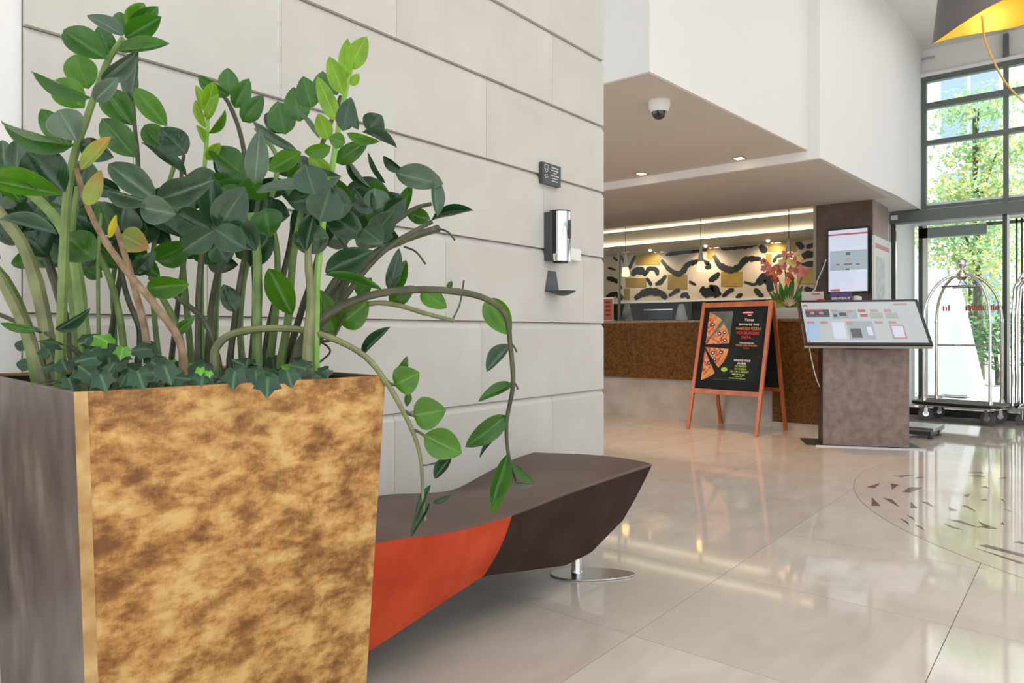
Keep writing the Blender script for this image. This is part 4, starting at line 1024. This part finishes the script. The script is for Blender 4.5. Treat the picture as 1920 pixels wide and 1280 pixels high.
# cards behind the kiosk on the desk end
def card(name, label, u0, v0, u1, v1, X, mat):
    a, b = onX(u0, v1, X), onX(u1, v0, X); t = thing(name, label, 'sign', (X, (a.y+b.y)/2, zct))
    MB().box((X, b.y, zct), (X+.006, a.y, b.z)).build('card', mat, t); MB().box((X-.02, b.y, zct), (X+.05, a.y, zct+.01)).build('foot', whitep, t); return t, a, b
t, a, b = card('desk_card', 'white card standing on the desk beside the flowers', 1503, 546, 1544, 590, XC+.2, pm('card_white', (.66, .60, .55), .5))
MB().box((XC+.196, b.y+.03, b.z-.03), (XC+.199, a.y-.1, b.z-.02)).build('printed_line', red_m, t)
t, a, b = card('desk_card', 'blue and purple card with white text below the pillar screen', 1557, 547, 1597, 590, XC+.05, noisy('blue_purple_card', (.02, .05, .20), (.20, .03, .14), 2, .4))
lettering('BIENVENUE', .032, (XC+.048, (a.y+b.y)/2, b.z-.07), (0, -1, 0), (0, 0, 1), print_w, t, bold=.001)
MB().box((XC+.047, b.y+.03, b.z-.12), (XC+.049, a.y-.03, b.z-.105)).build('printed_line', print_w, t)
p = XFp(1535, 562); t = thing('red_card_holder', 'small red and white object beside the white desk card', 'ornament', onX(1537, 590, XC+.02)); MB().sphere(onX(1539, 564, XC+.08), .045, 14, 8, .45).build('top', red_m, t, smooth=True); MB().tube([Vector((*onX(1539, 564, XC+.08).xy, zct)), onX(1539, 564, XC+.08)], .02, 8).build('base', whitep, t)
p = onX(1606, 560, XC+.14); t = thing('paper_flower', 'small white folded paper ornament by the purple card', 'ornament', (p.x, p.y, zct)); MB().lathe([(.02, 0), (.05, .04), (.045, p.z-zct+.02), (.01, p.z-zct+.03)], (p.x, p.y, zct), 9).build('paper', print_w, t)
MB().lathe([(.03, 0), (.03, .01)], (p.x, p.y, zct), 12).build('base', whitep, t)

# ================================================================== PILLAR
yP0, yP1 = Yx(1636, XP), Yx(1530, XP)
pr_ = struct(MB().box((XP, yP0, 0), (XP+.75, yP1, ZS-.001)).build('wall_pillar', pillar_mat))
MB().box((XP-.004, yP1-.002, 1.0), (XP+.02, yP1+.03, ZS-.002)).build('edge_trim', pm('beige_trim', (.42, .33, .26), .5), pr_)
MB().box((XP+.003, yP0-.006, 0), (XP+.747, yP0-.0005, ZS-.002)).build('side_cladding', noisy('light_brown_side', (.30, .215, .18), (.38, .28, .24), 6, .5), pr_)
def ps(u, v, o=0): return onX(u, v, XP-.05-o)
sc_ = thing('wall_screen', 'portrait display screen mounted on the brown pillar', 'screen', ps(1590, 490))
def quadX(u0, v0, u1, v1, X, th, mat, nm, par):
    a, b = onX(u0, (v0+v1)/2, X), onX(u1, (v0+v1)/2, X); ztop = onX((u0+u1)/2, v0, X).z; zbot = onX((u0+u1)/2, v1, X).z
    return MB().box((X, b.y, zbot), (X+th, a.y, ztop)).build(nm, mat, par)
XSn = XP-.05
quadX(1550.5, 426, 1629, 549, XSn, .05, blackm, 'bezel', sc_)
quadX(1553.5, 430, 1626.5, 546, XSn-.002, .002, scr_w, 'display', sc_)
quadX(1553.5, 437, 1626.5, 440, XSn-.003, .001, scr_r, 'red_line', sc_)
quadX(1556, 469, 1626, 506, XSn-.003, .001, scr_g, 'notice_panel', sc_)
for (a, b, c1, d1) in ((1586, 473, 1594, 478), (1586, 503, 1593, 506), (1568, 495, 1574, 497), (1582, 494, 1597, 496), (1604, 494, 1612, 496), (1586, 484, 1593, 490)):
    quadX(a, b, c1, d1, XSn-.0042, .001, scr_d if b != 484 else scr_p, 'printed_mark', sc_)
quadX(1557, 542, 1575, 546, XSn-.0042, .001, scr_r, 'red_badge', sc_)
ca = thing('cable', 'thin white cable hanging from the pillar screen to the desk', 'cable', ps(1548, 485))
MB().tube(smoothpts([ps(1549, 486), ps(1542, 505), ps(1533, 525), ps(1529, 540), ps(1522, 548)], 5), .006, 6).build('cord', whitep, ca, smooth=True)
# poster on pillar side
yS = yP0-.03
po_ = thing('wall_poster', 'tall white notice poster with red heading on the side of the pillar', 'poster', (XP+.4, yS, 1.4))
pA, pB = onY(1639, 440, yS), onY(1671, 452, yS)
MB().box((pA.x, yS, .75), (pB.x, yS+.02, pA.z)).build('sheet', print_w, po_)
MB().box((pA.x+.06, yS-.002, pA.z-.13), (pB.x-.1, yS-.0005, pA.z-.08)).build('heading', pm('pale_red', (.60, .22, .2), .5), po_)
MB().box((pA.x+.10, yS-.002, .85), (pB.x-.35, yS-.0005, pA.z-.22)).build('map_print', noisy('map_grey', (.42, .44, .46), (.66, .68, .68), 12, .5), po_)

# ================================================================== KIOSK
k0 = onZ(1705, 842, 0); k1 = onZ(1543, 836, 0); kd = (k1-k0).normalized(); kn = Vector((kd.y, -kd.x, 0))
if kn.dot(ray(1600, 623)) < 0: kn = -kn
kw = (k1-k0).length
kk = thing('info_kiosk', 'brown information kiosk with tilted touch screen in front of the desk', 'kiosk', (k0+k1)/2+kn*.1)
def K(x, y, z): return k0+kd*x+kn*y+Vector((0, 0, z))   # x from right corner to left, y away
def kbox(x0, x1, y0, y1, z0, z1): return MB().hexa([K(x0, y0, z0), K(x1, y0, z0), K(x1, y1, z0), K(x0, y1, z0), K(x0, y0, z1), K(x1, y0, z1), K(x1, y1, z1), K(x0, y1, z1)])
kbox(0, kw, 0, .22, .012, .86).build('pedestal', kiosk_mat, kk, bevel=.003)
kbox(-.12, kw+.06, -.02, .02, 0, .010).build('steel_edge', steel, kk); kbox(-.10, kw+.13, .02, .40, 0, .008).build('base_plate', dark_metal, kk)
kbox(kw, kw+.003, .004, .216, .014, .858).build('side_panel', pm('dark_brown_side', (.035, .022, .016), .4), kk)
# tilted screen: corners traced then planar
sb = [K(-.15, -.10, .868), K(kw+.125, -.10, .868)]; 
ctr = onZ(1627, 650, .853)
# frame axes
sw = .955; shh = .56; tilt = math.radians(43)
bx_ = at(1627, 646, 5.70); upv = (kn*math.cos(tilt)+Vector((0, 0, 1))*math.sin(tilt)); nv = kd.cross(upv)
if nv.z < 0: nv = -nv
def SC(x, y, d=0): return bx_ + (-kd)*x*sw/2 + upv*y*shh + nv*d   # x -1 left..1 right, y 0 bottom..1 top
def squad(x0, y0, x1, y1, d, th, mat, nm, bev=0):
    return MB().hexa([SC(x0, y0, d), SC(x1, y0, d), SC(x1, y1, d), SC(x0, y1, d), SC(x0, y0, d+th), SC(x1, y0, d+th), SC(x1, y1, d+th), SC(x0, y1, d+th)]).build(nm, mat, kk, bevel=bev)
squad(-1, 0, 1, 1, -.045, .03, steel, 'screen_back', .003); squad(-1, 0, 1, 1, -.015, .015, blackm, 'screen_bezel', .003)
squad(-.945, .045, .945, .945, 0, .0012, scr('kiosk_display', (.62, .66, .68), .85), 'display')
squad(-.3, .12, .3, .5, -.12, .075, dark_metal, 'bracket')
d0 = .0016
TL = [(-.90, .56, -.50, .78, scr_d), (-.90, .74, -.60, .78, scr_r), (-.82, .66, -.75, .72, scr_p), (-.67, .66, -.60, .72, scr_p), (-.90, .56, -.50, .60, scr_b), (-.46, .56, -.05, .76, scr_g), (-.47, .72, -.36, .77, scr_p), (-.20, .70, -.12, .76, scr_p), (-.34, .62, -.22, .70, scr_d), (-.44, .60, -.38, .66, scr_d), (-.28, .57, -.21, .62, scr_p), (-.02, .71, .10, .77, scr_r), (0, .60, .12, .66, scr_r), (.18, .71, .30, .77, scr_p), (.40, .71, .52, .77, scr_p), (.15, .56, .36, .69, scr_n), (.40, .56, .60, .69, scr_n),
      (-.92, .10, -.72, .50, scr_b), (-.90, .44, -.78, .50, scr_p), (-.68, .44, -.56, .50, scr_p), (-.26, .10, .16, .50, scr_g), (-.26, .42, -.16, .50, scr_p), (-.22, .14, -.05, .34, scr_d), (.05, .20, .13, .38, scr_w), (.20, .44, .33, .50, scr_p), (.42, .44, .54, .50, scr_p), (.42, .12, .64, .42, scr_p), (.445, .15, .615, .39, scr_w), (.58, .86, .80, .90, scr_p), (-.50, .12, -.30, .48, scr_w), (-.93, .06, -.90, .08, scr_d)]
for i, (a, b, c1, d1, mt) in enumerate(TL): squad(a, b, c1, d1, d0+.0002*i/4, .0006, mt, 'screen_tile')
m = MB(); # small logo arch
for s_ in (-1, 1): m.obox(SC(-.885, .885, d0+.001), SC(-.885+s_*.035, .84, d0+.001), .012, .001, nv)
m.build('screen_logo', scr_r, kk)
kc = thing('cable', 'thin white cable hanging from the left end of the kiosk screen', 'cable', SC(-.9, .3, -.06))
MB().tube(smoothpts([SC(-.9, .5, -.05), K(kw+.09, .05, .78), K(kw+.05, .06, .6), K(kw+.012, .08, .50)], 5), .004, 6).build('cord', whitep, kc, smooth=True)

# ================================================================== A-BOARD
ab = thing('pavement_sign', 'wooden A-frame menu board with pizza poster in front of the desk', 'sign', onZ(1380, 805, 0))
fl_, fr_, bl_, br_ = onZ(1290, 803, 0), onZ(1418, 818, 0), onZ(1352, 794, 0), onZ(1472, 805, 0)
# top corners
tt = 6.95; tl_ = at(1321, 566, 7.17); tr_ = at(1446, 563.5, 6.72); zt_a = (tl_.z+tr_.z)/2; tl_.z = tr_.z = zt_a
ex = (fr_-fl_).normalized(); mid_ = (tl_+tr_)/2; wt_ = (fr_-fl_).length-.02
tl_, tr_ = mid_-ex*wt_/2, mid_+ex*wt_/2; mb_ = (bl_+br_)/2; bl_, br_ = mb_-ex*wt_/2, mb_+ex*wt_/2
def AB(u, v, d=0):   # on front face: u 0..1 left->right, v 0 floor..1 top
    return fl_.lerp(fr_, u).lerp(tl_.lerp(tr_, u), v) + an*d
an = ex.cross((tl_-fl_).normalized()); an = an if an.dot(ray(1380, 690)) < 0 else -an
def abar(p, q_, wdt, th, mat=wood, nm='rail'): return MB().obox(p, q_, wdt, th, an).build(nm, mat, ab, bevel=.003)
abar(fl_, tl_, .036, .028, nm='leg'); abar(fr_, tr_, .036, .028, nm='leg')
abar(AB(0, .975), AB(1, .975), .05, .022); abar(AB(0, .30), AB(1, .30), .05, .022)
bk_off = Vector((0, 0, 0))
tlb, trb = tl_-an*.035, tr_-an*.035
bn = ex.cross((tlb-bl_).normalized())
for p, q_ in ((bl_, tlb), (br_, trb)): MB().obox(p, q_, .036, .026, an).build('leg', wood, ab, bevel=.003)
def BB(u, v, d=0): return bl_.lerp(br_, u).lerp(tlb.lerp(trb, u), v)
MB().obox(BB(0, .32), BB(1, .32), .04, .02, an).build('rail', wood, ab)
MB().add([BB(0.02, .33), BB(.98, .33), BB(.98, .97), BB(.02, .97)]+[BB(0.02, .33)-an*.01, BB(.98, .33)-an*.01, BB(.98, .97)-an*.01, BB(.02, .97)-an*.01], [(0, 1, 2, 3), (7, 6, 5, 4), (0, 4, 5, 1), (1, 5, 6, 2), (2, 6, 7, 3), (3, 7, 4, 0)]).build('back_board', board_black, ab)
def aslab(pts, d, th, mat, nm): return MB().slab([AB(u, v, d) for u, v in pts], an, th).build(nm, mat, ab)
aslab([(.03, .32), (.97, .32), (.97, .96), (.03, .96)], -.008, .01, board_black, 'board')
aslab([(.10, .39), (.93, .39), (.93, .925), (.10, .925)], .0024, .0012, noisy('poster_black', (.006, .010, .009), (.014, .02, .018), 8, .55, spec=.2), 'poster')
aslab([(.105, .70), (.47, .70), (.47, .924), (.105, .924)], .0038, .0008, noisy('slate_photo', (.06, .09, .085), (.12, .16, .15), 14, .5), 'photo_background')
piz = noisy('pizza_topping', (.62, .38, .16), (.45, .05, .02), 38, .5, lo=.42, hi=.58, c3=(.55, .14, .04)); crust = noisy('pizza_crust', (.72, .34, .10), (.50, .18, .05), 20, .5)
def AR(cu, cv, r, a0, a1, n=10, asp=.52):
    return [(cu, cv)]+[(cu+r*math.cos(math.radians(a0+(a1-a0)*i/n)), cv+r*asp*math.sin(math.radians(a0+(a1-a0)*i/n))) for i in range(n+1)]
def clampu(pts): return [(max(u, .106), v) for u, v in pts]
for (cu, cv, r, a0, a1) in ((-.02, .675, .48, 46, 84), (.02, .665, .45, 3, 43), (.02, .645, .45, -43, -3), (-.03, .625, .48, -76, -46)):
    aslab(clampu(AR(cu, cv, r, a0, a1)), .0050, .0006, crust, 'pizza_slice'); aslab(clampu(AR(cu, cv, r*.86, a0+1, a1-1)), .0058, .0006, piz, 'pizza_topping')
olv = pm('olive', (.01, .01, .012), .3)
for (u, v) in ((.30, .75), (.38, .76), (.24, .60), (.36, .605), (.18, .82), (.20, .52), (.40, .70), (.28, .55)):
    aslab([(u+.03*math.cos(k*PI/4), v+.016*math.sin(k*PI/4)) for k in range(8)], .0066, .0006, olv, 'olive'); aslab([(u+.012*math.cos(k*PI/4), v+.006*math.sin(k*PI/4)) for k in range(8)], .0074, .0005, print_w, 'mushroom')
aslab([(.44+.05*math.cos(k*PI/5), .475+.018*math.sin(k*PI/5)) for k in range(10)], .005, .0006, print_gr, 'basil_leaf')
aslab([(.69+.085*math.cos(k*PI/7), .912-.003+.010*math.sin(k*PI/7)) for k in range(14)], .005, .0006, red_m, 'logo'); 
bw = (fr_-fl_).length; upd = (tl_-fl_).normalized()
def txt(s_, v, size, mat, u=.695, bold=.0005): lettering(s_, size*.88, AB(u+.03, v, .0080), AB(1, v)-AB(0, v), upd, mat, ab, bold=bold)
aslab([(.62, .908), (.76, .908), (.76, .914), (.62, .914)], .006, .0005, print_w, 'logo_mark'); txt('Resto', .885, .022, print_w)
txt('Venez', .845, .046, print_w); txt('savourez nos', .812, .046, print_w)
txt('FAMEUSES PIZZAS', .778, .038, print_or, bold=.0007); txt('NOS BURGERS', .745, .042, red_m, bold=.0007); txt('PASTA...', .712, .040, red_m, bold=.0007)
txt('Come and taste our', .675, .021, print_w); txt('PIZZAS, OUR BURGERS', .655, .025, print_or); txt('PASTA', .635, .025, red_m)
txt('RENDEZ-VOUS', .540, .030, print_w, .66, .0008); txt('AU BAR', .518, .030, print_w, .66, .0008)
txt('DU MARDI', .497, .029, print_gr, .65, .0008); txt('AU SAMEDI', .476, .029, print_gr, .65, .0008); txt('DE 17H A MINUIT', .455, .029, print_gr, .64, .0008); txt('MEET AT THE BAR', .437, .019, print_w, .63); txt('TUESDAY TO', .422, .016, print_gr, .63); txt('SATURDAY 5PM - MIDNIGHT', .407, .016, print_gr, .62)
aslab([(.3, .402-.006), (.6, .402-.006), (.6, .4-.002), (.3, .4-.002)], .004, .0005, MATS['slate_photo'], 'printed_line')

# ================================================================== LUGGAGE CART
zd = .20
cA, cB = onZ(1708, 753, zd), onZ(1872, 765, zd)
ct_ = thing('luggage_cart', 'chrome birdcage luggage cart with arched top by the entrance glazing', 'cart', ((cA+cB)/2+Vector((.25, 0, 0))).to_3d()*1)
ey = (cB-cA).normalized(); exx = Vector((-ey.y, ey.x, 0)); exx = exx if exx.x > 0 else -exx
LC = (cB-cA).length; DC = .50
def Cc(a, b, z): v = cA+ey*a+exx*b; v.z = z; return v
m = MB(); rr = .07; outl = []
for (ca_, cb_, a0) in ((LC-rr, rr, -90), (LC-rr, DC-rr, 0), (rr, DC-rr, 90), (rr, rr, 180)):
    for k in range(5):
        a = math.radians(a0+90*k/4); outl.append((ca_+rr*math.cos(a), cb_+rr*math.sin(a)))
n = len(outl); vs = [Cc(a, b, zd-.02) for a, b in outl]+[Cc(a, b, zd+.012) for a, b in outl]
MB().add(vs, [tuple(range(n)), tuple(range(2*n-1, n-1, -1))]+[(i, (i+1) % n, (i+1) % n+n, i+n) for i in range(n)]).build('deck', pm('grey_carpet', (.16, .155, .13), .9), ct_)
MB().tube([Cc(a, b, zd) for a, b in outl+outl[:1]], .017, 8).build('bumper', blackm, ct_, smooth=True)
MB().tube([Cc(a*1, b, zd-.022) for a, b in outl+outl[:1]], .010, 8).build('frame_tube', brass, ct_, smooth=True)
pcen = Cc(LC/2, DC/2, 0); ztop = at(1792, 512, 8.0).z
apex = onX(1792, 515, pcen.x); ztop = apex.z
for (a, b) in ((.10, .08), (.10, DC-.08), (LC-.10, .08), (LC-.10, DC-.08)):
    P = [Cc(a, b, zd+.01), Cc(a, b, zd+.05), Cc(a, b, .8), Cc(a, b, ztop-.50)]
    for k in range(1, 9):
        th = PI/2*k/8; q0 = Cc(a, b, 0); h = ztop-.50+math.sin(th)*.5; kk_ = 1-math.cos(th); P.append(Vector((q0.x+(pcen.x-q0.x)*kk_*.93, q0.y+(pcen.y-q0.y)*kk_*.93, h)))
    MB().tube(P, .0145, 10).build('post', chrome if b < .2 else brass, ct_, smooth=True)
    MB().lathe([(.024, 0), (.024, .03), (.016, .05)], Cc(a, b, zd+.01), 12).build('collar', brass, ct_, smooth=True)
    MB().lathe([(.019, -.01), (.021, 0), (.019, .03)], Cc(a, b, ztop-.52), 12).build('joint_ring', chrome, ct_, smooth=True)
c0 = Vector((pcen.x, pcen.y, ztop))
MB().lathe([(.03, -.06), (.06, -.03), (.055, .0), (.03, .03), (.015, .055), (.02, .08)], c0, 16).build('hub', brass, ct_, smooth=True)
MB().sphere(c0+Vector((0, 0, .12)), .055, 18, 12).build('finial', chrome, ct_, smooth=True)
for b in (.10, DC-.10):
    MB().tube([Cc(.26, b+.04, ztop-.13), Cc(LC-.26, b+.04, ztop-.13)], .009, 8).build('hanging_rail', chrome, ct_, smooth=True)
    MB().tube([Cc(LC/2, b+.04, ztop-.13), c0+Vector((0, 0, -.04))], .006, 6).build('rail_support', chrome, ct_, smooth=True)
MB().tube([Cc(.10, DC-.08, .83), Cc(LC-.10, DC-.08, .83)], .010, 8).build('rear_rail', chrome, ct_, smooth=True)
for i, (a, b, yaw) in enumerate(((.12, .08, .3), (.12, DC-.08, .8), (LC-.12, .08, -.4), (LC-.12, DC-.08, .5))):
    p = Cc(a, b, .075); ax_ = Vector((math.cos(yaw), math.sin(yaw), 0)); 
    m = MB().tube([p-ax_*.014, p-ax_*.009, p+ax_*.009, p+ax_*.014], [.062, .073, .073, .062], 22); wh = m.build('caster', pm('grey_rubber', (.12, .12, .13), .6) if i == 0 else MATS['grey_rubber'], ct_, smooth=True)
    MB().tube([p-ax_*.017, p+ax_*.017], .03, 14).build('hub_cap', chrome, wh, smooth=True)
    MB().obox(p+Vector((0, 0, .07))-ax_*.022, p+Vector((0, 0, 0))-ax_*.022, .035, .004, ax_).build('fork', steel, wh); MB().obox(p+Vector((0, 0, .075))+ax_*.022, p+ax_*.022, .035, .004, ax_).build('fork', steel, wh)
    MB().lathe([(.03, .075), (.03, .105)], p, 12).build('swivel', steel, wh, smooth=True)
# second cart (partly visible at right edge)
c2 = thing('luggage_cart', 'chrome luggage cart cut off by the right edge of the picture', 'cart', onZ(1905, 790, 0))
X2 = 9.0
for (u, r_) in ((1898, .013), (1905, .012), (1910, .012)):
    p = onX(u, 755, X2+(u-1898)*.02); MB().tube([Vector((p.x, p.y, .20)), Vector((p.x, p.y, 1.15)), Vector((p.x, p.y-.02, 1.45)), Vector((p.x, p.y-.15, 1.68)), Vector((p.x+.02, p.y-.32, 1.78))], r_, 8).build('post', chrome, c2, smooth=True)
p = onX(1893, 757, X2-.05); MB().box((p.x, p.y-.65, .17), (p.x+.4, p.y-.10, .215)).build('deck', MATS['grey_rubber'], c2, bevel=.01); MB().tube([Vector((p.x-.01, p.y-.55, .19)), Vector((p.x-.01, p.y-.08, .19)), Vector((p.x+.4, p.y-.08, .19))], .015, 8).build('bumper', steel, c2)
MB().tube([Vector((p.x+.1, p.y-.1, .06)), Vector((p.x+.14, p.y-.1, .06))], .06, 18).build('caster', MATS['grey_rubber'], c2, smooth=True)
MB().tube([Vector((p.x+.1, p.y-.1, .06)), Vector((p.x+.1, p.y-.1, .17))], .012, 8).build('swivel', steel, c2)
# scale
s0_ = onZ(1771, 795, .10)
sk = thing('floor_scale', 'low square steel platform scale on the floor beside the kiosk', 'scale', onZ(1735, 815, 0))
q0_, q1_, q2_ = onZ(1751, 803, .105), onZ(1772, 789, .105), onZ(1690, 798, .105)
e1 = (q2_-q0_).normalized(); e2 = Vector((-e1.y, e1.x, 0)); e2 = e2 if e2.dot(q1_-q0_) > 0 else -e2; w1, w2 = .40, .40
def SK(a, b, z): v = q0_+e1*a+e2*b; v.z = z; return v
def skb(a0, a1, b0, b1, z0, z1, mat, nm, bev=0): return MB().hexa([SK(a0, b0, z0), SK(a1, b0, z0), SK(a1, b1, z0), SK(a0, b1, z0), SK(a0, b0, z1), SK(a1, b0, z1), SK(a1, b1, z1), SK(a0, b1, z1)]).build(nm, mat, sk, bevel=bev)
skb(0, w1, 0, w2, .07, .105, steel, 'platform', .004); skb(.04, w1-.04, .04, w2-.04, .03, .07, dark_metal, 'base')
for a in (.04, w1-.04):
    for b in (.04, w2-.04): MB().lathe([(.022, 0), (.022, .012), (.008, .014), (.008, .07)], SK(a, b, 0), 12).build('foot', blackm, sk, smooth=True)

# ================================================================== FLOOR INLAY
inl = thing('floor_inlay', 'round pale marble medallion inlaid with red-brown marble shards', 'inlay', onZ(1800, 925, .0))
# disc: leftmost (1605,925); edge points
e_a, e_b, e_c = onZ(1605, 926, 0), onZ(1668, 866, 0), onZ(1662, 975, 0)
def circ(a, b, c):
    ax, ay, bx2, by2, cx2, cy2 = a.x, a.y, b.x, b.y, c.x, c.y
    d = 2*(ax*(by2-cy2)+bx2*(cy2-ay)+cx2*(ay-by2))
    ux = ((ax*ax+ay*ay)*(by2-cy2)+(bx2*bx2+by2*by2)*(cy2-ay)+(cx2*cx2+cy2*cy2)*(ay-by2))/d
    uy = ((ax*ax+ay*ay)*(cx2-bx2)+(bx2*bx2+by2*by2)*(ax-cx2)+(cx2*cx2+cy2*cy2)*(bx2-ax))/d
    return Vector((ux, uy, 0)), math.hypot(ax-ux, ay-uy)
cc_, cr = circ(e_a, e_b, e_c); print('inlay', cc_, cr)
MB().lathe([(cr, 0), (cr, .0006)], cc_, 72).build('disc', inlay_bed, inl)
MB().lathe([(cr+.004, 0), (cr+.004, .0004)], cc_, 72).build('rim_line', grout, inl)
SHD = """1625 913 1640 915 1651 905
1670 906 1673 918 1685 908
1692 922 1706 913 1730 914 1706 923
1635 932 1634 948 1651 948
1656 933 1686 950 1673 936
1674 892 1690 894 1712 890
1708 940 1707 952 1720 952
1687 971 1705 984 1702 978
1716 984 1733 994 1728 987
1716 897 1734 894
1728 940 1752 951 1740 941
1778 950 1780 957 1796 957
1803 947 1830 959 1815 948
1780 974 1838 990 1800 975
1770 981 1806 993 1785 989
1834 977 1870 991 1848 990
1832 987 1858 991 1850 985
1815 885 1844 887 1840 884
1812 892 1848 894 1835 890
1806 928 1815 932 1820 925
1876 935 1886 943 1880 935
1880 953 1902 961 1890 956
1876 982 1884 984 1880 978
1872 897 1890 896 1884 894
1838 937 1852 938 1848 935
1838 913 1855 915 1850 911
1836 1022 1850 1021 1925 1040 1920 1044
1828 1027 1925 1056 1912 1056
1700 965 1716 976 1712 969
1900 1016 1925 1020 1912 1014"""
for ln in SHD.split('\n'):
    q = [float(x) for x in ln.split()]; pts = [onZ(q[i], q[i+1], .0012) for i in range(0, len(q), 2)]
    if len(pts) == 2: pts.append((pts[0]+pts[1])/2+Vector((.02, .02, 0)))
    MB().slab(pts, (0, 0, 1), .0006).build('shard', inlay_m, inl)

# ================================================================== OUTSIDE
bl = thing('building', 'pale modern building with blue-grey windows across the street', 'building', (26, 4, 0))
MB().box((26, -14, 0), (30, 22, 16)).build('facade', pm('pale_facade', (.86, .87, .88), .8), bl)
wm = pm('blue_grey_window', (.28, .38, .52), .15, .2)
for i in range(13):
    for j in range(5):
        y = -10+i*2.4; z = 1+j*3
        fo = MB().box((25.93, y, z), (26.0, y+1.7, z+2.1)).build('window', whitep, bl); MB().box((25.90, y+.1, z+.1), (25.925, y+.8, z+2.0)).build('pane', wm, fo); MB().box((25.90, y+.9, z+.1), (25.925, y+1.6, z+2.0)).build('pane', wm, fo)
ft = {}
def fol(name, c): 
    m = pm(name, c, .6); n, l = nt(m); b = n['Principled BSDF']; t = n.new('ShaderNodeBsdfTranslucent'); t.inputs[0].default_value = (*[min(1, x*1.3) for x in c], 1); ms = n.new('ShaderNodeMixShader'); ms.inputs[0].default_value = .5
    l.new(b.outputs[0], ms.inputs[1]); l.new(t.outputs[0], ms.inputs[2]); l.new(ms.outputs[0], n['Material Output'].inputs[0]); return m
fgreen = fol('tree_green', (.34, .52, .28)); fyel = fol('tree_yellow', (.85, .68, .28)); fdk = fol('bush_green', (.12, .22, .10))
def tree(label, base, clusters, trunk=.11, group='street trees', name='tree'):
    t = thing(name, label, 'tree', base, group); base = Vector(base)
    topz = max(c[0][2] for c in clusters)
    MB().tube(smoothpts([base, base+Vector((.05, .03, topz*.4)), base+Vector((0, .08, topz))], 4), lerp_list([trunk, trunk*.7, .03], 9), 8).build('trunk', stem_d, t, smooth=True)
    for mi, mt in enumerate((fgreen, fyel) if name == 'tree' else (fdk, fgreen)):
        m = MB()
        for (c, r, n, ysh) in clusters:
            k_ = int(n*(ysh if mi else 1-ysh))
            for _ in range(k_):
                d = Vector((random.gauss(0, 1), random.gauss(0, 1), random.gauss(0, 1))); d = d/max(.5, d.length)*random.uniform(.3, 1)
                p = base+Vector(c)+Vector((d.x*r[0], d.y*r[1], d.z*r[2])); s_ = random.uniform(.03, .075)
                a = Vector((random.uniform(-1, 1), random.uniform(-1, 1), random.uniform(-1, 1))).normalized(); b = a.orthogonal().normalized()
                m.add([p-a*s_, p-b*s_*.6, p+a*s_, p+b*s_*.6], [(0, 1, 2, 3)])
        m.build('foliage', mt, t, kind='stuff')
        random.seed(33)
    if name == 'tree':
        for (c, r, n, ysh) in clusters[:4]:
            MB().tube([base+Vector((0, .05, c[2]*.75)), base+Vector(c)], [.04, .015], 6).build('branch', stem_d, t)
gT = at(1835, 623, 14.5); gT.z = 0
tree('tree with green and yellow leaves seen through the tall window', gT, [((0, 0, 5.6), (.9, 1.2, .5), 1000, .1), ((.2, -.3, 4.7), (.9, 1.3, .5), 1500, .25), ((0, 0, 3.9), (.9, 1.2, .5), 1500, .4), ((0, .3, 3.2), (1, 1.5, .6), 1900, .25), ((0, 0, 2.5), (1, 1.2, .5), 1200, .3)])
gT2 = at(1825, 623, 17.5); gT2.z = 0
tree('tree with yellow autumn tufts behind the luggage cart', gT2, [((0, 0, 2.6), (.8, 1.2, .5), 500, .7), ((0, -.2, 1.9), (.9, 1.0, .6), 700, .3), ((.2, -.5, 1.1), (.8, .9, .7), 600, .1)])
gT3 = at(1872, 623, 13.0); gT3.z = 0
tree('dark green shrub outside behind the entrance doors', gT3, [((0, 0, .9), (.5, .6, .7), 900, .4)], .05, 'street shrubs', 'shrub')
gT4 = at(1780, 623, 13.4); gT4.z = 0
tree('pale green shrub outside beside the white panel', gT4, [((0, 0, .5), (.4, .5, .5), 700, .7)], .05, 'street shrubs', 'shrub')
# white leaning panels outside, added in place of reflections in the glass
for i, (u, w_, l) in enumerate(((1752, .55, 'broad white leaning panel for a reflection in the entrance glass at left'), (1797, .22, 'narrow white leaning panel for a reflection in the glass behind the luggage cart'))):
    p = onX(u, 623, 12.2+i*.5); t = thing('reflection_panel', l, 'reflection_panel', (p.x, p.y, 0), 'white reflection panels outside')
    MB().slab([(p.x, p.y+w_/2, .05), (p.x, p.y-w_/2-.25, .05), (p.x, p.y-w_/2+.12, 1.9), (p.x, p.y+w_/2, 2.0)], (1, 0, 0), .012).build('sheet', pm('reflection_white%d' % i, (.82, .84, .88), .7), t); MB().tube([(p.x+.02, p.y+w_/2, 0), (p.x+.02, p.y+w_/2, 2.05)], .012, 6).build('pole', steel, t)
    MB().box((p.x-.12, p.y-.12, 0), (p.x+.16, p.y+.2, .03)).build('foot', steel, t)
